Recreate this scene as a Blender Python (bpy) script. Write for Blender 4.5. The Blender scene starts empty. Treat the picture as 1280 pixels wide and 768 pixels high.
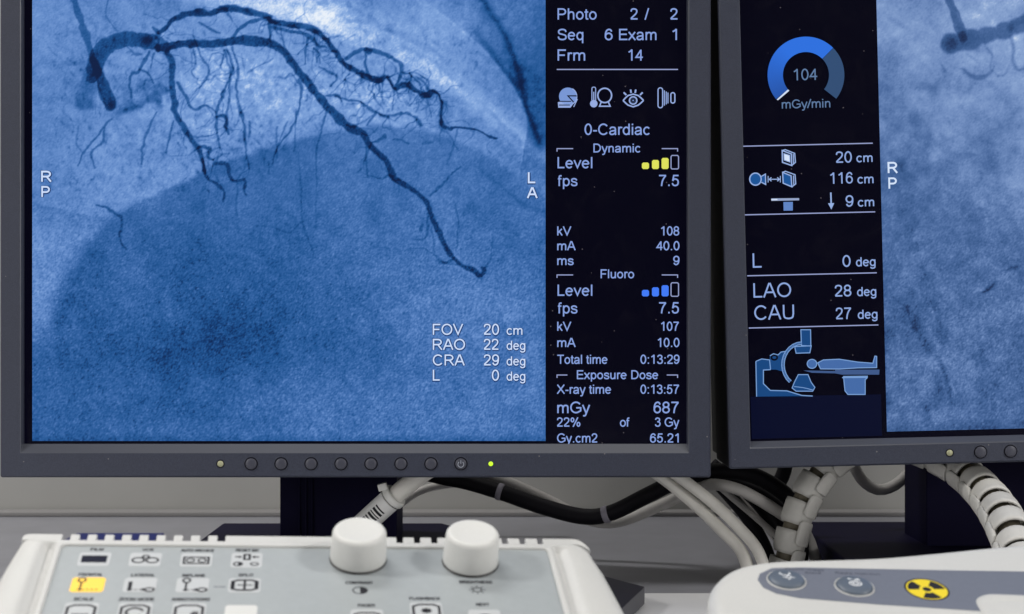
import bpy, math, random
import numpy as np
from mathutils import Vector, Matrix

random.seed(4)
rng = np.random.default_rng(7)
SC = bpy.context.scene
COL = SC.collection

# ------------------------------------------------------------------ camera
F = 1777.8            # focal length in pixels of the 1280 wide photograph (50 mm on 36 mm)
ZC = 0.165            # camera height above the desk
D = 0.804             # distance of the screens
cam = bpy.data.cameras.new('camera')
cam.lens = 50; cam.sensor_width = 36; cam.clip_start = 0.02; cam.clip_end = 50
cam.dof.use_dof = True; cam.dof.focus_distance = D; cam.dof.aperture_fstop = 15
camo = bpy.data.objects.new('camera', cam)
camo.location = (0, 0, ZC); camo.rotation_euler = (math.pi / 2, 0, 0)
COL.objects.link(camo); SC.camera = camo

# ------------------------------------------------------------------ world (dim room, brighter ceiling), lamps and added fills
W = bpy.data.worlds.new('World'); SC.world = W; W.use_nodes = True
nt = W.node_tree; bg = nt.nodes['Background']
tc = nt.nodes.new('ShaderNodeTexCoord'); sx = nt.nodes.new('ShaderNodeSeparateXYZ')
rp = nt.nodes.new('ShaderNodeValToRGB')
mr = nt.nodes.new('ShaderNodeMapRange'); mr.inputs[1].default_value = -1; mr.inputs[2].default_value = 1
nt.links.new(tc.outputs['Generated'], sx.inputs[0]); nt.links.new(sx.outputs[2], mr.inputs[0])
nt.links.new(mr.outputs[0], rp.inputs[0]); nt.links.new(rp.outputs[0], bg.inputs[0])
rp.color_ramp.elements[0].position = 0.46; rp.color_ramp.elements[0].color = (0.12, 0.11, 0.11, 1)
rp.color_ramp.elements[1].position = 0.62; rp.color_ramp.elements[1].color = (0.62, 0.61, 0.60, 1)
bg.inputs[1].default_value = 0.15

def area(name, loc, target, sx_, sy_, power, color=(1, 0.98, 0.95)):
    l = bpy.data.lights.new(name, 'AREA'); l.shape = 'RECTANGLE'; l.size = sx_; l.size_y = sy_
    l.energy = power; l.color = color
    o = bpy.data.objects.new(name, l); o.location = loc
    o.rotation_euler = (Vector(target) - Vector(loc)).to_track_quat('-Z', 'Y').to_euler()
    COL.objects.link(o); return o
area('ceiling_lamp', (-1.30, 0.18, 1.02), (-0.04, 0.55, 0.06), 0.20, 0.20, 10.5)
area('ceiling_lamp', (1.22, 0.20, 1.02), (0.0, 0.55, 0.06), 0.20, 0.20, 10.5)
area('overhead_soft', (0.0, -0.1, 2.1), (0, 0.5, 0.0), 1.6, 1.2, 9)
area('overhead_soft', (-0.62, 0.98, 1.6), (-0.62, 1.1, 0.0), 0.8, 0.2, 13)  # unseen panel added to brighten the wall and desk at left
area('front_fill', (-1.7, -0.7, 0.42), (0.0, 0.85, 0.05), 0.6, 0.4, 8)  # low fills added in front to brighten the cables under the monitors
area('front_fill', (1.7, -0.7, 0.42), (0.1, 0.85, 0.05), 0.6, 0.4, 9)

vs = SC.view_settings
vs.view_transform = 'Standard'; vs.look = 'None'; vs.exposure = 0; vs.gamma = 1

# ------------------------------------------------------------------ helpers
def P(px, py, d):
    """point that the photograph shows at pixel (px, py), d metres in front of the lens"""
    return Vector(((px - 640) / F * d, d, ZC - (py - 384) / F * d))

def lin(c):
    c = np.asarray(c, float) / 255.0
    return np.where(c <= 0.04045, c / 12.92, ((c + 0.055) / 1.055) ** 2.4)

class MB:
    def __init__(self): self.v = []; self.f = []; self.m = []; self.c = []; self.sm = []
    def face(self, pts, mi=0, col=None, smooth=False):
        b = len(self.v); self.v += [tuple(p) for p in pts]
        self.f.append(list(range(b, b + len(pts)))); self.m.append(mi); self.c.append(col); self.sm.append(smooth)
    def grid(self, rows, closed_u=False, closed_v=False, mi=0, smooth=True, flip=False):
        b = len(self.v); n = len(rows[0]); m = len(rows)
        for r in rows: self.v += [tuple(p) for p in r]
        for i in range(m if closed_v else m - 1):
            for j in range(n if closed_u else n - 1):
                a = [b + i * n + j, b + i * n + (j + 1) % n, b + ((i + 1) % m) * n + (j + 1) % n, b + ((i + 1) % m) * n + j]
                self.f.append(a[::-1] if flip else a); self.m.append(mi if not callable(mi) else mi(i)); self.c.append(None); self.sm.append(smooth)
    def box(self, o, ax, ay, az, mi=0):
        """box from corner o along three edge vectors"""
        o, ax, ay, az = map(Vector, (o, ax, ay, az))
        p = [o, o + ax, o + ax + ay, o + ay]; q = [k + az for k in p]
        b = len(self.v); self.v += [tuple(k) for k in p + q]
        for f in ([3, 2, 1, 0], [4, 5, 6, 7], [0, 1, 5, 4], [1, 2, 6, 5], [2, 3, 7, 6], [3, 0, 4, 7]):
            self.f.append([b + i for i in f]); self.m.append(mi); self.c.append(None); self.sm.append(False)
    def build(self, name, mats, parent=None, bevel=0, recalc=True, weld=True):
        me = bpy.data.meshes.new(name)
        inv = parent.matrix_basis.inverted() if False else None
        off = world_loc(parent) if parent else Vector((0, 0, 0))
        me.from_pydata([tuple(Vector(p) - off) for p in self.v], [], self.f)
        for mt in (mats if isinstance(mats, (list, tuple)) else [mats]): me.materials.append(mt)
        me.polygons.foreach_set('material_index', self.m)
        me.polygons.foreach_set('use_smooth', self.sm)
        if any(c is not None for c in self.c):
            at = me.color_attributes.new('tint', 'FLOAT_COLOR', 'CORNER')
            buf = []
            for f, c in zip(self.f, self.c):
                c = (0, 0, 0) if c is None else c
                for _ in f: buf += [c[0], c[1], c[2], 1.0]
            at.data.foreach_set('color', buf)
        me.update()
        if recalc:
            import bmesh
            bm = bmesh.new(); bm.from_mesh(me)
            if weld: bmesh.ops.remove_doubles(bm, verts=bm.verts, dist=1e-6)
            bmesh.ops.recalc_face_normals(bm, faces=bm.faces)
            bm.to_mesh(me); bm.free()
        o = bpy.data.objects.new(name, me); COL.objects.link(o)
        if parent: o.parent = parent
        if bevel:
            md = o.modifiers.new('edge', 'BEVEL'); md.width = bevel; md.segments = 2; md.limit_method = 'ANGLE'; md.angle_limit = math.radians(40)
            for p in me.polygons: p.use_smooth = True
            wn = o.modifiers.new('normals', 'WEIGHTED_NORMAL')
        return o

def world_loc(o):
    v = Vector((0, 0, 0))
    while o is not None:
        v += Vector(o.location); o = o.parent
    return v

def thing(name, label, cat, loc, group=None):
    o = bpy.data.objects.new(name, None); COL.objects.link(o); o.location = loc; o.empty_display_size = 0.02
    o['label'] = label; o['category'] = cat
    if group: o['group'] = group
    return o
def tag(o, label, cat, group=None):
    o['label'] = label; o['category'] = cat
    if group: o['group'] = group
    return o

def catmull(pts, step):
    pts = [np.asarray(p, float) for p in pts]
    if len(pts) < 3:
        a, b = pts[0], pts[-1]; n = max(2, int(np.linalg.norm((b - a)[:2] if len(a) < 4 else (b - a)[:2]) / step) + 1)
        return [a + (b - a) * t for t in np.linspace(0, 1, n)]
    q = [2 * pts[0] - pts[1]] + pts + [2 * pts[-1] - pts[-2]]
    out = []
    for i in range(1, len(q) - 2):
        p0, p1, p2, p3 = q[i - 1:i + 3]
        n = max(1, int(np.linalg.norm((p2 - p1)[:2]) / step))
        for k in range(n):
            t = k / n
            out.append(0.5 * (2 * p1 + (p2 - p0) * t + (2 * p0 - 5 * p1 + 4 * p2 - p3) * t * t + (3 * p1 - p0 - 3 * p2 + p3) * t ** 3))
    out.append(pts[-1]); return out

def frames(pts):
    """parallel transport frames along a list of Vectors"""
    T = [(pts[min(i + 1, len(pts) - 1)] - pts[max(i - 1, 0)]).normalized() for i in range(len(pts))]
    n = Vector((0, -1, 0)); n = (n - T[0] * n.dot(T[0])).normalized()
    out = []
    for t in T:
        n = (n - t * n.dot(t)).normalized(); out.append((t, n, t.cross(n)))
    return out

def tube(mb, pts, rad, seg=14, mi=0, caps=True):
    fr = frames(pts); rows = []
    for i, (p, (t, n, b)) in enumerate(zip(pts, fr)):
        r = rad(i / (len(pts) - 1)) if callable(rad) else rad
        rows.append([p + (n * math.cos(a) + b * math.sin(a)) * r for a in [2 * math.pi * k / seg for k in range(seg)]])
    mb.grid(rows, closed_u=True, mi=mi)
    if caps:
        mb.face(rows[0][::-1], mi); mb.face(rows[-1], mi)

def lathe(mb, c, ax, ux, prof, seg=40, mi=0):
    """prof: list of (radius, height) along axis ax from c"""
    ax = Vector(ax).normalized(); ux = Vector(ux).normalized(); uy = ax.cross(ux)
    rows = []
    for r, h in prof:
        rows.append([c + ax * h + (ux * math.cos(a) + uy * math.sin(a)) * max(r, 1e-6) for a in [2 * math.pi * k / seg for k in range(seg)]])
    mb.grid(rows, closed_u=True, mi=mi)

# ------------------------------------------------------------------ materials (procedural)
def mat(name, col, rough=0.5, spec=0.5, noise=0.0, nscale=400, bump=0.0, bscale=900, metallic=0.0, dirt=0.0):
    m = bpy.data.materials.new(name); m.use_nodes = True
    t = m.node_tree; b = t.nodes['Principled BSDF']
    b.inputs['Base Color'].default_value = (*col, 1); b.inputs['Roughness'].default_value = rough
    b.inputs['Specular IOR Level'].default_value = spec; b.inputs['Metallic'].default_value = metallic
    g = t.nodes.new('ShaderNodeNewGeometry')
    if noise:
        n = t.nodes.new('ShaderNodeTexNoise'); n.inputs['Scale'].default_value = nscale; n.inputs['Detail'].default_value = 4
        t.links.new(g.outputs['Position'], n.inputs['Vector'])
        r = t.nodes.new('ShaderNodeValToRGB')
        r.color_ramp.elements[0].position = 0.3; r.color_ramp.elements[1].position = 0.72
        r.color_ramp.elements[0].color = (*[c * (1 - noise) for c in col], 1); r.color_ramp.elements[1].color = (*[min(1, c * (1 + noise)) for c in col], 1)
        t.links.new(n.outputs['Fac'], r.inputs[0])
        last = r.outputs[0]
        if dirt:
            n2 = t.nodes.new('ShaderNodeTexNoise'); n2.inputs['Scale'].default_value = 18; n2.inputs['Detail'].default_value = 5
            t.links.new(g.outputs['Position'], n2.inputs['Vector'])
            r2 = t.nodes.new('ShaderNodeMapRange'); r2.inputs[1].default_value = 0.35; r2.inputs[2].default_value = 0.7; r2.inputs[3].default_value = 1 - dirt; r2.inputs[4].default_value = 1.0
            t.links.new(n2.outputs['Fac'], r2.inputs[0])
            mx = t.nodes.new('ShaderNodeMix'); mx.data_type = 'RGBA'; mx.blend_type = 'MULTIPLY'; mx.inputs[0].default_value = 1
            t.links.new(last, mx.inputs[6]); t.links.new(r2.outputs[0], mx.inputs[7]); last = mx.outputs[2]
        t.links.new(last, b.inputs['Base Color'])
    if bump:
        n = t.nodes.new('ShaderNodeTexNoise'); n.inputs['Scale'].default_value = bscale; n.inputs['Detail'].default_value = 3
        t.links.new(g.outputs['Position'], n.inputs['Vector'])
        bp = t.nodes.new('ShaderNodeBump'); bp.inputs['Strength'].default_value = bump; bp.inputs['Distance'].default_value = 0.0003
        t.links.new(n.outputs['Fac'], bp.inputs['Height']); t.links.new(bp.outputs[0], b.inputs['Normal'])
    return m

def bezel_mat():
    m = mat('bezel_plastic', (0.036, 0.041, 0.064), 0.45, 0.35, noise=0.25, nscale=2600, bump=0.5, bscale=3200)
    t = m.node_tree; b = t.nodes['Principled BSDF']
    # sparse pale dust specks
    g = t.nodes.new('ShaderNodeNewGeometry'); v = t.nodes.new('ShaderNodeTexVoronoi'); v.inputs['Scale'].default_value = 190
    t.links.new(g.outputs['Position'], v.inputs['Vector'])
    lt = t.nodes.new('ShaderNodeMath'); lt.operation = 'LESS_THAN'; lt.inputs[1].default_value = 0.075
    t.links.new(v.outputs['Distance'], lt.inputs[0])
    sp = t.nodes.new('ShaderNodeSeparateXYZ'); t.links.new(v.outputs['Color'], sp.inputs[0])
    gt = t.nodes.new('ShaderNodeMath'); gt.operation = 'GREATER_THAN'; gt.inputs[1].default_value = 0.80; t.links.new(sp.outputs[0], gt.inputs[0])
    mu = t.nodes.new('ShaderNodeMath'); mu.operation = 'MULTIPLY'; t.links.new(lt.outputs[0], mu.inputs[0]); t.links.new(gt.outputs[0], mu.inputs[1])
    mx = t.nodes.new('ShaderNodeMix'); mx.data_type = 'RGBA'; t.links.new(mu.outputs[0], mx.inputs[0])
    src = b.inputs['Base Color'].links[0].from_socket
    t.links.new(src, mx.inputs[6]); mx.inputs[7].default_value = (0.17, 0.165, 0.165, 1)
    t.links.new(mx.outputs[2], b.inputs['Base Color'])
    return m

def emit_attr(name, attr='tint', strength=1.0):
    m = bpy.data.materials.new(name); m.use_nodes = True; t = m.node_tree
    b = t.nodes['Principled BSDF']; b.inputs['Base Color'].default_value = (0.002, 0.002, 0.004, 1); b.inputs['Roughness'].default_value = 0.35
    b.inputs['Specular IOR Level'].default_value = 0.1
    a = t.nodes.new('ShaderNodeAttribute'); a.attribute_name = attr
    t.links.new(a.outputs['Color'], b.inputs['Emission Color']); b.inputs['Emission Strength'].default_value = strength
    return m

def emit(name, col, s=1.0):
    m = bpy.data.materials.new(name); m.use_nodes = True; b = m.node_tree.nodes['Principled BSDF']
    b.inputs['Base Color'].default_value = (*[c * 0.3 for c in col], 1); b.inputs['Emission Color'].default_value = (*col, 1); b.inputs['Emission Strength'].default_value = s
    return m

M_BEZEL = bezel_mat()
M_LIP = mat('bezel_lip', (0.06, 0.065, 0.085), 0.30, 0.6)
M_GROOVE = mat('groove_black', (0.006, 0.006, 0.012), 0.7, 0.2)
M_BTN = mat('button_plastic', (0.05, 0.052, 0.072), 0.45, 0.4, noise=0.1, nscale=2000)
M_CASE = mat('case_black', (0.006, 0.006, 0.010), 0.6, 0.2)
M_IMAGE = emit_attr('screen_image')
M_GFX = emit_attr('screen_graphics')
M_PANEL = bpy.data.materials.new('screen_black'); M_PANEL.use_nodes = True
_b = M_PANEL.node_tree.nodes['Principled BSDF']; _b.inputs['Base Color'].default_value = (0.0015, 0.0015, 0.003, 1)
_b.inputs['Roughness'].default_value = 0.22; _b.inputs['Specular IOR Level'].default_value = 0.16
_b.inputs['Emission Color'].default_value = (0.0006, 0.0005, 0.0045, 1); _b.inputs['Emission Strength'].default_value = 1
def dust(m, scale, r, keep, col):
    t = m.node_tree; b = t.nodes['Principled BSDF']; g = t.nodes.new('ShaderNodeNewGeometry'); v = t.nodes.new('ShaderNodeTexVoronoi'); v.inputs['Scale'].default_value = scale
    t.links.new(g.outputs['Position'], v.inputs['Vector'])
    lt = t.nodes.new('ShaderNodeMath'); lt.operation = 'LESS_THAN'; lt.inputs[1].default_value = r; t.links.new(v.outputs['Distance'], lt.inputs[0])
    sp = t.nodes.new('ShaderNodeSeparateXYZ'); t.links.new(v.outputs['Color'], sp.inputs[0])
    gt = t.nodes.new('ShaderNodeMath'); gt.operation = 'GREATER_THAN'; gt.inputs[1].default_value = keep; t.links.new(sp.outputs[0], gt.inputs[0])
    mu = t.nodes.new('ShaderNodeMath'); mu.operation = 'MULTIPLY'; t.links.new(lt.outputs[0], mu.inputs[0]); t.links.new(gt.outputs[0], mu.inputs[1])
    n = t.nodes.new('ShaderNodeTexNoise'); n.inputs['Scale'].default_value = 45; n.inputs['Detail'].default_value = 6; n.inputs['Distortion'].default_value = 1.5
    t.links.new(g.outputs['Position'], n.inputs['Vector'])
    sm = t.nodes.new('ShaderNodeMapRange'); sm.inputs[1].default_value = 0.5; sm.inputs[2].default_value = 0.8; sm.inputs[3].default_value = 0.0; sm.inputs[4].default_value = 0.022
    t.links.new(n.outputs['Fac'], sm.inputs[0])
    ad = t.nodes.new('ShaderNodeMath'); ad.operation = 'MAXIMUM'; t.links.new(mu.outputs[0], ad.inputs[0]); t.links.new(sm.outputs[0], ad.inputs[1])
    mx = t.nodes.new('ShaderNodeMix'); mx.data_type = 'RGBA'; t.links.new(ad.outputs[0], mx.inputs[0]); mx.inputs[6].default_value = b.inputs['Base Color'].default_value; mx.inputs[7].default_value = (*col, 1)
    t.links.new(mx.outputs[2], b.inputs['Base Color'])
dust(M_PANEL, 170, 0.06, 0.6, (0.10, 0.09, 0.10))
M_NAVY = mat('stand_navy', (0.0045, 0.0035, 0.022), 0.65, 0.10, noise=0.25, nscale=1400, bump=0.3, bscale=2200)
M_WHITE = mat('console_white', (0.585, 0.585, 0.57), 0.42, 0.45, noise=0.02, nscale=900, bump=0.08, bscale=2200, dirt=0.05)
M_KNOB = mat('knob_white', (0.65, 0.65, 0.63), 0.45, 0.4, noise=0.015, nscale=700, bump=0.05, bscale=2000)
M_OVERLAY = mat('overlay_grey', (0.355, 0.385, 0.40), 0.4, 0.4, noise=0.025, nscale=300, bump=0.05, bscale=1800, dirt=0.06)
M_KEY = mat('key_pale', (0.50, 0.52, 0.535), 0.4, 0.4)
M_KEYW = mat('key_white', (0.66, 0.66, 0.645), 0.4, 0.4)
M_INK = mat('ink_black', (0.018, 0.018, 0.024), 0.6, 0.2)
M_INKGREY = mat('ink_grey', (0.16, 0.17, 0.18), 0.6, 0.2)
M_LIT = emit('lit_amber', tuple(lin((255, 205, 62))), 0.95)
M_SLATE = mat('strip_slate', (0.155, 0.17, 0.215), 0.45, 0.4, noise=0.03, nscale=500, dirt=0.06)
M_SWITCH = mat('switch_blue', (0.10, 0.125, 0.165), 0.38, 0.45)
M_YELLOW = mat('sign_yellow', (0.80, 0.62, 0.02), 0.45, 0.4)
M_CABLE = mat('cable_beige', (0.76, 0.74, 0.69), 0.5, 0.4, noise=0.05, nscale=120)
M_CABLEG = mat('cable_grey', (0.46, 0.445, 0.43), 0.5, 0.35, noise=0.06, nscale=150)
M_CABLEB = mat('cable_black', (0.004, 0.0035, 0.006), 0.6, 0.15)
M_TIE = mat('tie_grey', (0.22, 0.21, 0.25), 0.5, 0.3)
M_TIEW = mat('tie_white', (0.78, 0.78, 0.75), 0.45, 0.4)
M_CONDUIT = mat('conduit_grey', (0.58, 0.57, 0.54), 0.5, 0.35, noise=0.04, nscale=300, bump=0.08, bscale=1500)
M_LABEL = mat('label_white', (0.78, 0.78, 0.77), 0.5, 0.3)
M_DESK = mat('desk_laminate', (0.25, 0.252, 0.28), 0.35, 0.4, noise=0.05, nscale=60, dirt=0.1)  # darkened to deepen the shade on the rear of the desk
M_WALL = mat('wall_paint', (0.40, 0.397, 0.385), 0.6, 0.3, noise=0.05, nscale=9, bump=0.1, bscale=300)
M_BLUEBOX = mat('box_blue', (0.012, 0.010, 0.075), 0.5, 0.3)
M_BRASS = mat('sensor_lens', (0.36, 0.36, 0.22), 0.3, 0.5)
M_LED = emit('led_green', tuple(lin((190, 235, 40))), 1.1)
M_GREYEDGE = mat('edge_grey', (0.07, 0.07, 0.08), 0.5, 0.3)

# ------------------------------------------------------------------ stroke lettering (units: 1/1000 em, capitals 716 high)
def E_(cx, cy, rx, ry, a0=0, a1=360):
    n = max(6, int(abs(a1 - a0) / 12))
    return [(cx + rx * math.cos(math.radians(a)), cy + ry * math.sin(math.radians(a))) for a in np.linspace(a0, a1, n + 1)]
def S_(*p): return [tuple(q) for q in catmull([np.array(k, float) for k in p], 22)]
def L_(*p): return list(p)
G = {
 ' ': (278, []),
 'a': (556, [S_((88,365),(150,465),(275,487),(400,455),(440,350)), L_((440,360),(440,110)), S_((440,115),(450,40),(472,0)), S_((440,285),(260,255),(130,220),(78,140),(120,55),(215,30),(340,60),(425,140),(440,220))]),
 'c': (500, [E_(272,259,194,228,40,320)]),
 'd': (556, [E_(265,259,190,228), L_((442,716),(442,0))]),
 'e': (556, [L_((80,275),(470,275)), E_(276,259,198,228,3,322)]),
 'f': (278, [L_((98,0),(98,560)), S_((98,550),(112,640),(160,676),(255,672)), L_((10,480),(240,480))]),
 'g': (556, [E_(262,262,190,226), L_((440,519),(440,20)), S_((440,30),(420,-110),(300,-172),(160,-160),(85,-75))]),
 'h': (556, [L_((110,0),(110,716)), S_((110,330),(180,450),(290,484),(400,450),(440,340)), L_((440,345),(440,0))]),
 'i': (222, [L_((110,0),(110,519)), L_((110,616),(110,716))]),
 'j': (222, [L_((110,-120),(110,519)), S_((110,-100),(90,-165),(20,-165)), L_((110,616),(110,716))]),
 'k': (500, [L_((110,0),(110,716)), L_((425,519),(120,210)), L_((225,315),(450,0))]),
 'l': (222, [L_((108,0),(108,716))]),
 'm': (833, [L_((110,0),(110,519)), S_((110,330),(180,450),(280,484),(380,455),(416,360)), L_((416,365),(416,0)), S_((416,330),(485,450),(585,484),(690,455),(724,360)), L_((724,365),(724,0))]),
 'n': (556, [L_((110,0),(110,519)), S_((110,330),(180,450),(290,484),(400,450),(440,340)), L_((440,345),(440,0))]),
 'o': (556, [E_(276,259,198,228)]),
 'p': (556, [L_((110,519),(110,-199)), E_(290,259,186,228)]),
 'q': (556, [L_((442,519),(442,-199)), E_(265,259,186,228)]),
 'r': (333, [L_((110,0),(110,519)), S_((110,300),(150,430),(220,480),(335,460))]),
 's': (500, [S_((425,370),(375,450),(250,486),(120,450),(95,375),(150,300),(260,270),(390,225),(432,145),(385,60),(260,32),(120,65),(75,160))]),
 't': (278, [L_((130,650),(130,110)), S_((130,120),(150,50),(200,38),(265,45)), L_((20,480),(255,480))]),
 'u': (556, [L_((108,519),(108,180)), S_((108,190),(140,70),(250,33),(370,75),(440,190)), L_((440,519),(440,0))]),
 'v': (500, [L_((38,519),(250,40),(462,519))]),
 'x': (500, [L_((40,519),(460,0)), L_((445,519),(30,0))]),
 'y': (500, [L_((40,519),(252,20)), L_((462,519),(258,-20)), S_((263,-8),(215,-125),(150,-165),(65,-155))]),
 'A': (667, [L_((40,0),(318,716)), L_((348,716),(627,0)), L_((135,250),(532,250))]),
 'B': (667, [L_((380,42),(125,42),(125,674),(370,674)), E_(370,528,180,146,-90,90), L_((125,382),(390,382)), E_(385,212,200,170,-90,90)]),
 'C': (722, [E_(380,358,300,326,38,322)]),
 'D': (722, [L_((345,42),(125,42),(125,674),(345,674)), E_(340,358,290,316,-90,90)]),
 'E': (667, [L_((620,42),(125,42),(125,674),(605,674)), L_((125,370),(575,370))]),
 'F': (611, [L_((125,0),(125,674),(570,674)), L_((125,350),(510,350))]),
 'G': (778, [E_(398,358,315,326,38,305), L_((575,90),(692,150),(692,335),(415,335))]),
 'H': (722, [L_((125,0),(125,716)), L_((597,0),(597,716)), L_((125,370),(597,370))]),
 'I': (278, [L_((139,0),(139,716))]),
 'K': (667, [L_((120,0),(120,716)), L_((610,716),(130,240)), L_((290,400),(640,0))]),
 'L': (556, [L_((122,716),(122,42),(520,42))]),
 'M': (833, [L_((122,0),(122,716)), L_((140,700),(416,40),(692,700)), L_((710,0),(710,716))]),
 'N': (722, [L_((122,0),(122,716)), L_((122,690),(600,26)), L_((600,0),(600,716))]),
 'O': (778, [E_(388,358,308,326)]),
 'P': (667, [L_((125,0),(125,674),(385,674)), E_(380,500,205,174,-90,90), L_((385,326),(125,326))]),
 'R': (722, [L_((125,0),(125,674),(405,674)), E_(400,508,210,166,-90,90), L_((405,342),(125,342)), L_((400,342),(660,0))]),
 'S': (667, [S_((580,520),(520,640),(330,682),(150,630),(105,520),(160,420),(330,370),(520,310),(585,195),(520,75),(340,33),(150,80),(80,220))]),
 'T': (611, [L_((20,674),(590,674)), L_((305,674),(305,0))]),
 'U': (722, [L_((122,716),(122,260)), S_((122,270),(170,90),(360,33),(550,90),(600,270)), L_((600,260),(600,716))]),
 'V': (667, [L_((38,716),(333,40),(628,716))]),
 'X': (667, [L_((40,716),(620,0)), L_((605,716),(30,0))]),
 'Y': (667, [L_((40,716),(333,310),(627,716)), L_((333,310),(333,0))]),
 'Z': (611, [L_((30,674),(560,674),(60,42),(575,42))]),
 '0': (556, [E_(276,358,195,326)]),
 '1': (556, [L_((330,0),(330,716)), L_((330,700),(240,605),(115,540))]),
 '2': (556, [S_((85,510),(130,640),(275,682),(420,630),(455,510),(400,380),(240,220),(125,115),(85,45)), L_((70,42),(505,42))]),
 '3': (556, [S_((85,540),(140,640),(265,680),(400,630),(430,530),(380,420),(240,385)), S_((240,385),(390,360),(465,260),(460,170),(400,65),(260,32),(130,75),(80,180))]),
 '4': (556, [L_((385,0),(385,700)), L_((385,680),(62,215),(520,215))]),
 '5': (556, [L_((480,674),(175,674),(105,330)), S_((105,330),(180,430),(290,450),(420,380),(460,240),(410,90),(270,33),(140,75),(80,190))]),
 '6': (556, [E_(280,235,190,205), S_((92,230),(100,420),(160,600),(290,682),(400,640),(455,540))]),
 '7': (556, [L_((55,674),(505,674)), S_((490,670),(360,500),(260,280),(215,0))]),
 '8': (556, [E_(275,525,170,157), E_(275,205,195,173)]),
 '.': (278, [L_((140,0),(140,100))]),
 ':': (278, [L_((140,0),(140,100)), L_((140,419),(140,519))]),
 '/': (278, [L_((0,-12),(275,728))]),
 '-': (333, [L_((40,262),(295,262))]),
 '%': (889, [E_(200,530,110,150), E_(690,180,110,150), L_((250,-20),(640,730))]),
}
G['9'] = (556, [[(553 - x, 716 - y) for x, y in p] for p in G['6'][1]])

def ribbon(mb, pts, w, fn, mi=0, col=None, closed=None):
    """flat ribbon of width w along 2-D points, placed in space by fn"""
    P2 = [np.array(p, float) for p in pts]
    P2 = [p for i, p in enumerate(P2) if i == 0 or np.linalg.norm(p - P2[i - 1]) > 1e-9]
    if len(P2) < 2: return
    if closed is None: closed = len(P2) > 4 and np.linalg.norm(P2[0] - P2[-1]) < 1e-6
    if closed: P2 = P2[:-1] if np.linalg.norm(P2[0] - P2[-1]) < 1e-6 else P2
    n = len(P2); Lf = []; Rt = []
    for i in range(n):
        if closed: a, b, c = P2[(i - 1) % n], P2[i], P2[(i + 1) % n]
        else: a, b, c = P2[max(i - 1, 0)], P2[i], P2[min(i + 1, n - 1)]
        d1 = b - a; d2 = c - b
        if np.linalg.norm(d1) < 1e-12: d1 = d2
        if np.linalg.norm(d2) < 1e-12: d2 = d1
        d1 = d1 / np.linalg.norm(d1); d2 = d2 / np.linalg.norm(d2)
        n1 = np.array([-d1[1], d1[0]]); n2 = np.array([-d2[1], d2[0]])
        m = n1 + n2; l = np.linalg.norm(m)
        m = n1 if l < 1e-6 else m / l
        k = min(1 / max(0.25, m @ n1), 2.2)
        Lf.append(b + m * w / 2 * k); Rt.append(b - m * w / 2 * k)
    for i in range(n if closed else n - 1):
        j = (i + 1) % n
        mb.face([fn(*Rt[i]), fn(*Rt[j]), fn(*Lf[j]), fn(*Lf[i])], mi, col)

def text_width(s): return sum(G[c][0] for c in s)
def ink(s):
    x = 0; lo = 1e9; hi = -1e9
    for c in s:
        for p in G[c][1]:
            for q in p: lo = min(lo, x + q[0]); hi = max(hi, x + q[0])
        x += G[c][0]
    return lo - 44, hi + 44

def write(mb, s, fn, x0=None, x1=None, base=0, cap=10, weight=88, col=None, mi=0, sign=-1):
    """lettering whose ink spans x0..x1 (or is anchored at the one given); y grows downwards when sign is -1"""
    sy = cap / 716.0; lo, hi = ink(s)
    if x0 is not None and x1 is not None: sxx = (x1 - x0) / (hi - lo)
    else: sxx = sy
    ox = x0 - lo * sxx if x0 is not None else x1 - hi * sxx
    x = 0
    for c in s:
        for p in G[c][1]:
            pts = [(ox + (x + q[0]) * sxx, sign * (q[1] * sy)) for q in p]
            ribbon(mb, pts, weight * (sy + sxx) / 2, lambda a, b: fn(a, base + b), mi, col)
        x += G[c][0]

# ------------------------------------------------------------------ the x-ray pictures, computed as brightness over a fine mesh
def fbm(shape, cell, octaves=3, seed=0):
    r = np.random.default_rng(seed); out = np.zeros(shape); amp = 1; tot = 0
    for o in range(octaves):
        c = max(2, cell / 2 ** o); gh = int(shape[0] / c) + 3; gw = int(shape[1] / c) + 3
        g = r.standard_normal((gh, gw))
        yy = np.arange(shape[0]) / c; xx = np.arange(shape[1]) / c
        y0 = yy.astype(int); x0 = xx.astype(int); fy = (yy - y0)[:, None]; fx = (xx - x0)[None]
        fy = fy * fy * (3 - 2 * fy); fx = fx * fx * (3 - 2 * fx)
        a = g[y0][:, x0]; b = g[y0][:, x0 + 1]; c_ = g[y0 + 1][:, x0]; d = g[y0 + 1][:, x0 + 1]
        out += amp * ((a * (1 - fx) + b * fx) * (1 - fy) + (c_ * (1 - fx) + d * fx) * fy); tot += amp; amp *= 0.55
    return out / tot

def gauss(X, Y, cx, cy, sx_, sy_, rot=0):
    c, s = math.cos(math.radians(rot)), math.sin(math.radians(rot))
    u = (X - cx) * c + (Y - cy) * s; v = -(X - cx) * s + (Y - cy) * c
    return np.exp(-(u / sx_) ** 2 - (v / sy_) ** 2)

def sstep(a, b, x):
    t = np.clip((x - a) / (b - a), 0, 1); return t * t * (3 - 2 * t)

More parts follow.
